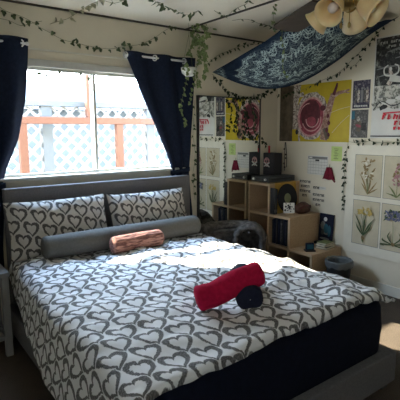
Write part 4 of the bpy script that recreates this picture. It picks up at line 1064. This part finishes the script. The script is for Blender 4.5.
vine('thin ivy strand hanging at the left edge of the mirror', [[(2.513, 3.420, 1.791), (2.488, 3.420, 1.511), (2.510, 3.420, 1.273), (2.484, 3.420, 1.081), (2.506, 3.420, 0.834)]], .070, .032, 'leaf', 10)
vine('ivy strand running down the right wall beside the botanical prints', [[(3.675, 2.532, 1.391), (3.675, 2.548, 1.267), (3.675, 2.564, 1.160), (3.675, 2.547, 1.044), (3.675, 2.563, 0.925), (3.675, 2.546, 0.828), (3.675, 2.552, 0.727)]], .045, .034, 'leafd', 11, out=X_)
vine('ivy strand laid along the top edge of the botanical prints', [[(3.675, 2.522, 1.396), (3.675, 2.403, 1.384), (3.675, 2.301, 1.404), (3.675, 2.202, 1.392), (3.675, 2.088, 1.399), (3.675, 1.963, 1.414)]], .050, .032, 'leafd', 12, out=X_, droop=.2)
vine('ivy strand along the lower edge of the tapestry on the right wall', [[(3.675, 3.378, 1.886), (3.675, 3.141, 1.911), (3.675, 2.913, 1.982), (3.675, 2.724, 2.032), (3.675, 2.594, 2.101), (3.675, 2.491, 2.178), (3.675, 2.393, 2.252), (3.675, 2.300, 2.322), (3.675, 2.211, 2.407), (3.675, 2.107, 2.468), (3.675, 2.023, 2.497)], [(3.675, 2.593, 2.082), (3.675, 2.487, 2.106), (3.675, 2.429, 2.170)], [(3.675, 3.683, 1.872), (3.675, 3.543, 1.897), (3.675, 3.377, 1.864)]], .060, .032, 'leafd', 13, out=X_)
vine('light green ivy hanging from the ceiling seam in front of the tapestry', [[(2.563, 2.420, 2.488), (2.523, 2.420, 2.404), (2.504, 2.420, 2.316), (2.540, 2.420, 2.221)], [(2.603, 2.400, 2.297), (2.563, 2.380, 2.188), (2.578, 2.360, 2.086), (2.560, 2.360, 1.982), (2.596, 2.360, 1.897)]], .050, .030, 'leafl', 14)
vine('ivy strand strung across the top of the window glass', [[(1.022, 3.470, 1.956), (1.125, 3.470, 1.938), (1.232, 3.470, 1.935), (1.328, 3.470, 1.945), (1.477, 3.470, 1.936), (1.634, 3.470, 1.935), (1.819, 3.470, 1.943)]], .055, .026, 'leaf', 15)

hpl = thing('hanging_planter', (2.338, 3.270, 1.967), 'white half-bowl planter with trailing ivy hanging before the right curtain', 'planter', None)
c = Vector((2.339, 3.270, 2.053))
MB().lathe([(.001, -.074), (.034, -.070), (.062, -.045), (.071, -.010), (.072, 0), (.066, 0), (.062, -.010), (.046, -.045), (.001, -.055)], c, seg=28).build('bowl', 'pot', hpl, smooth=True)
b = MB()
for k in range(3):
    a = 2 * PI * k / 3 + .4; b.tube([c + Vector((.062 * math.cos(a), .062 * math.sin(a), -.003)), c + Vector((0, 0, .28)), (c.x, c.y, ZC)], .0012, 5)
b.build('hanger', 'stem', hpl)
lf = MB(); st = MB(); rg = random.Random(21)
trail = [[(2.300, 3.200, 2.058), (2.264, 3.195, 1.963), (2.269, 3.250, 1.841), (2.249, 3.270, 1.720), (2.287, 3.280, 1.617), (2.315, 3.290, 1.537)], [(2.339, 3.210, 2.063), (2.349, 3.195, 1.960), (2.334, 3.220, 1.842), (2.326, 3.240, 1.739)], [(2.307, 3.240, 2.055), (2.286, 3.240, 2.087), (2.215, 3.200, 2.018)]]
for pts in trail:
    P = catmull(pts, 8); st.tube(P, .0016, 5)
    for i in range(2, len(P), 3):
        d = Vector((rg.uniform(-.9, .9), rg.uniform(-.6, 0), -.7)).normalized(); n = Vector((rg.uniform(-.4, .4), -1, .3)); s_ = d.cross(n).normalized(); n2 = s_.cross(d); sz = rg.uniform(.032, .046)
        vs = [P[i] + s_ * (x * sz) + d * (y * sz) - n2 * (abs(x) * sz * .3) for x, y in LEAF] + [P[i] + d * sz * .45]; m = len(LEAF)
        lf.add(vs, [(m, k, (k + 1) % m) for k in range(m)])
st.build('vine_stem', 'stem', hpl); lf.build('leaves', 'leafl', hpl)

# ------------------------------------------------------------------ light
wd = bpy.data.worlds.new('sky'); sc.world = wd; wd.use_nodes = True
nt = wd.node_tree; bg = nt.nodes['Background']
tc = nt.nodes.new('ShaderNodeTexCoord'); sep = nt.nodes.new('ShaderNodeSeparateXYZ'); rmp = nt.nodes.new('ShaderNodeValToRGB')
nt.links.new(tc.outputs['Generated'], sep.inputs[0]); nt.links.new(sep.outputs[2], rmp.inputs[0]); nt.links.new(rmp.outputs[0], bg.inputs[0])
rmp.color_ramp.elements[0].color = (.92, .96, 1.0, 1); rmp.color_ramp.elements[0].position = 0.0
rmp.color_ramp.elements[1].color = (.46, .65, 1.0, 1); rmp.color_ramp.elements[1].position = 0.8
bg.inputs[1].default_value = 5.5
sd = bpy.data.lights.new('sun', 'SUN'); sd.energy = 8.0; sd.angle = math.radians(.53); sd.color = (1.0, .88, .70)
so = bpy.data.objects.new('sun', sd); COL.objects.link(so)
so.rotation_euler = Vector((.60, -1.0, -.80)).to_track_quat('-Z', 'Y').to_euler(); so.location = (-2, 7, 6)
def portal(nm, loc, rot, sx, sy):
    l = bpy.data.lights.new(nm, 'AREA'); l.shape = 'RECTANGLE'; l.size = sx; l.size_y = sy; l.cycles.is_portal = True
    o = bpy.data.objects.new(nm, l); COL.objects.link(o); o.location = loc; o.rotation_euler = rot
portal('window_portal', ((WX0 + WX1) / 2, YW + .068, (WZ0 + WZ1) / 2), (math.radians(-90), 0, 0), WX1 - WX0, WZ1 - WZ0)
portal('fill_window_portal', (XL - .11, (LY0 + LY1) / 2, (LZ0 + LZ1) / 2), (0, math.radians(-90), 0), LZ1 - LZ0, LY1 - LY0)  # portal for the added left window

# ------------------------------------------------------------------ camera
cam = bpy.data.cameras.new('camera'); cam.sensor_width = 36; cam.sensor_height = 36; cam.lens = 39.4794; cam.clip_start = .02
co = bpy.data.objects.new('camera', cam); COL.objects.link(co)
rgt, up, fw = Vector((0.799314, -0.600900, -0.004068)), Vector((0.096440, 0.121597, 0.987883)), Vector((0.593125, 0.790021, -0.155145))
mt_ = Matrix((rgt, up, -fw)).transposed().to_4x4(); mt_.translation = Vector((0, 0, 1.5)); co.matrix_world = mt_
sc.camera = co
try: sc.cycles.max_bounces = 14; sc.cycles.diffuse_bounces = 8; sc.cycles.transparent_max_bounces = 16; sc.cycles.sample_clamp_indirect = 8.0
except Exception: pass
vs_ = sc.view_settings
vs_.view_transform = 'Standard'; vs_.look = 'None'; vs_.gamma = 1.0; vs_.use_curve_mapping = False; vs_.exposure = 2.5
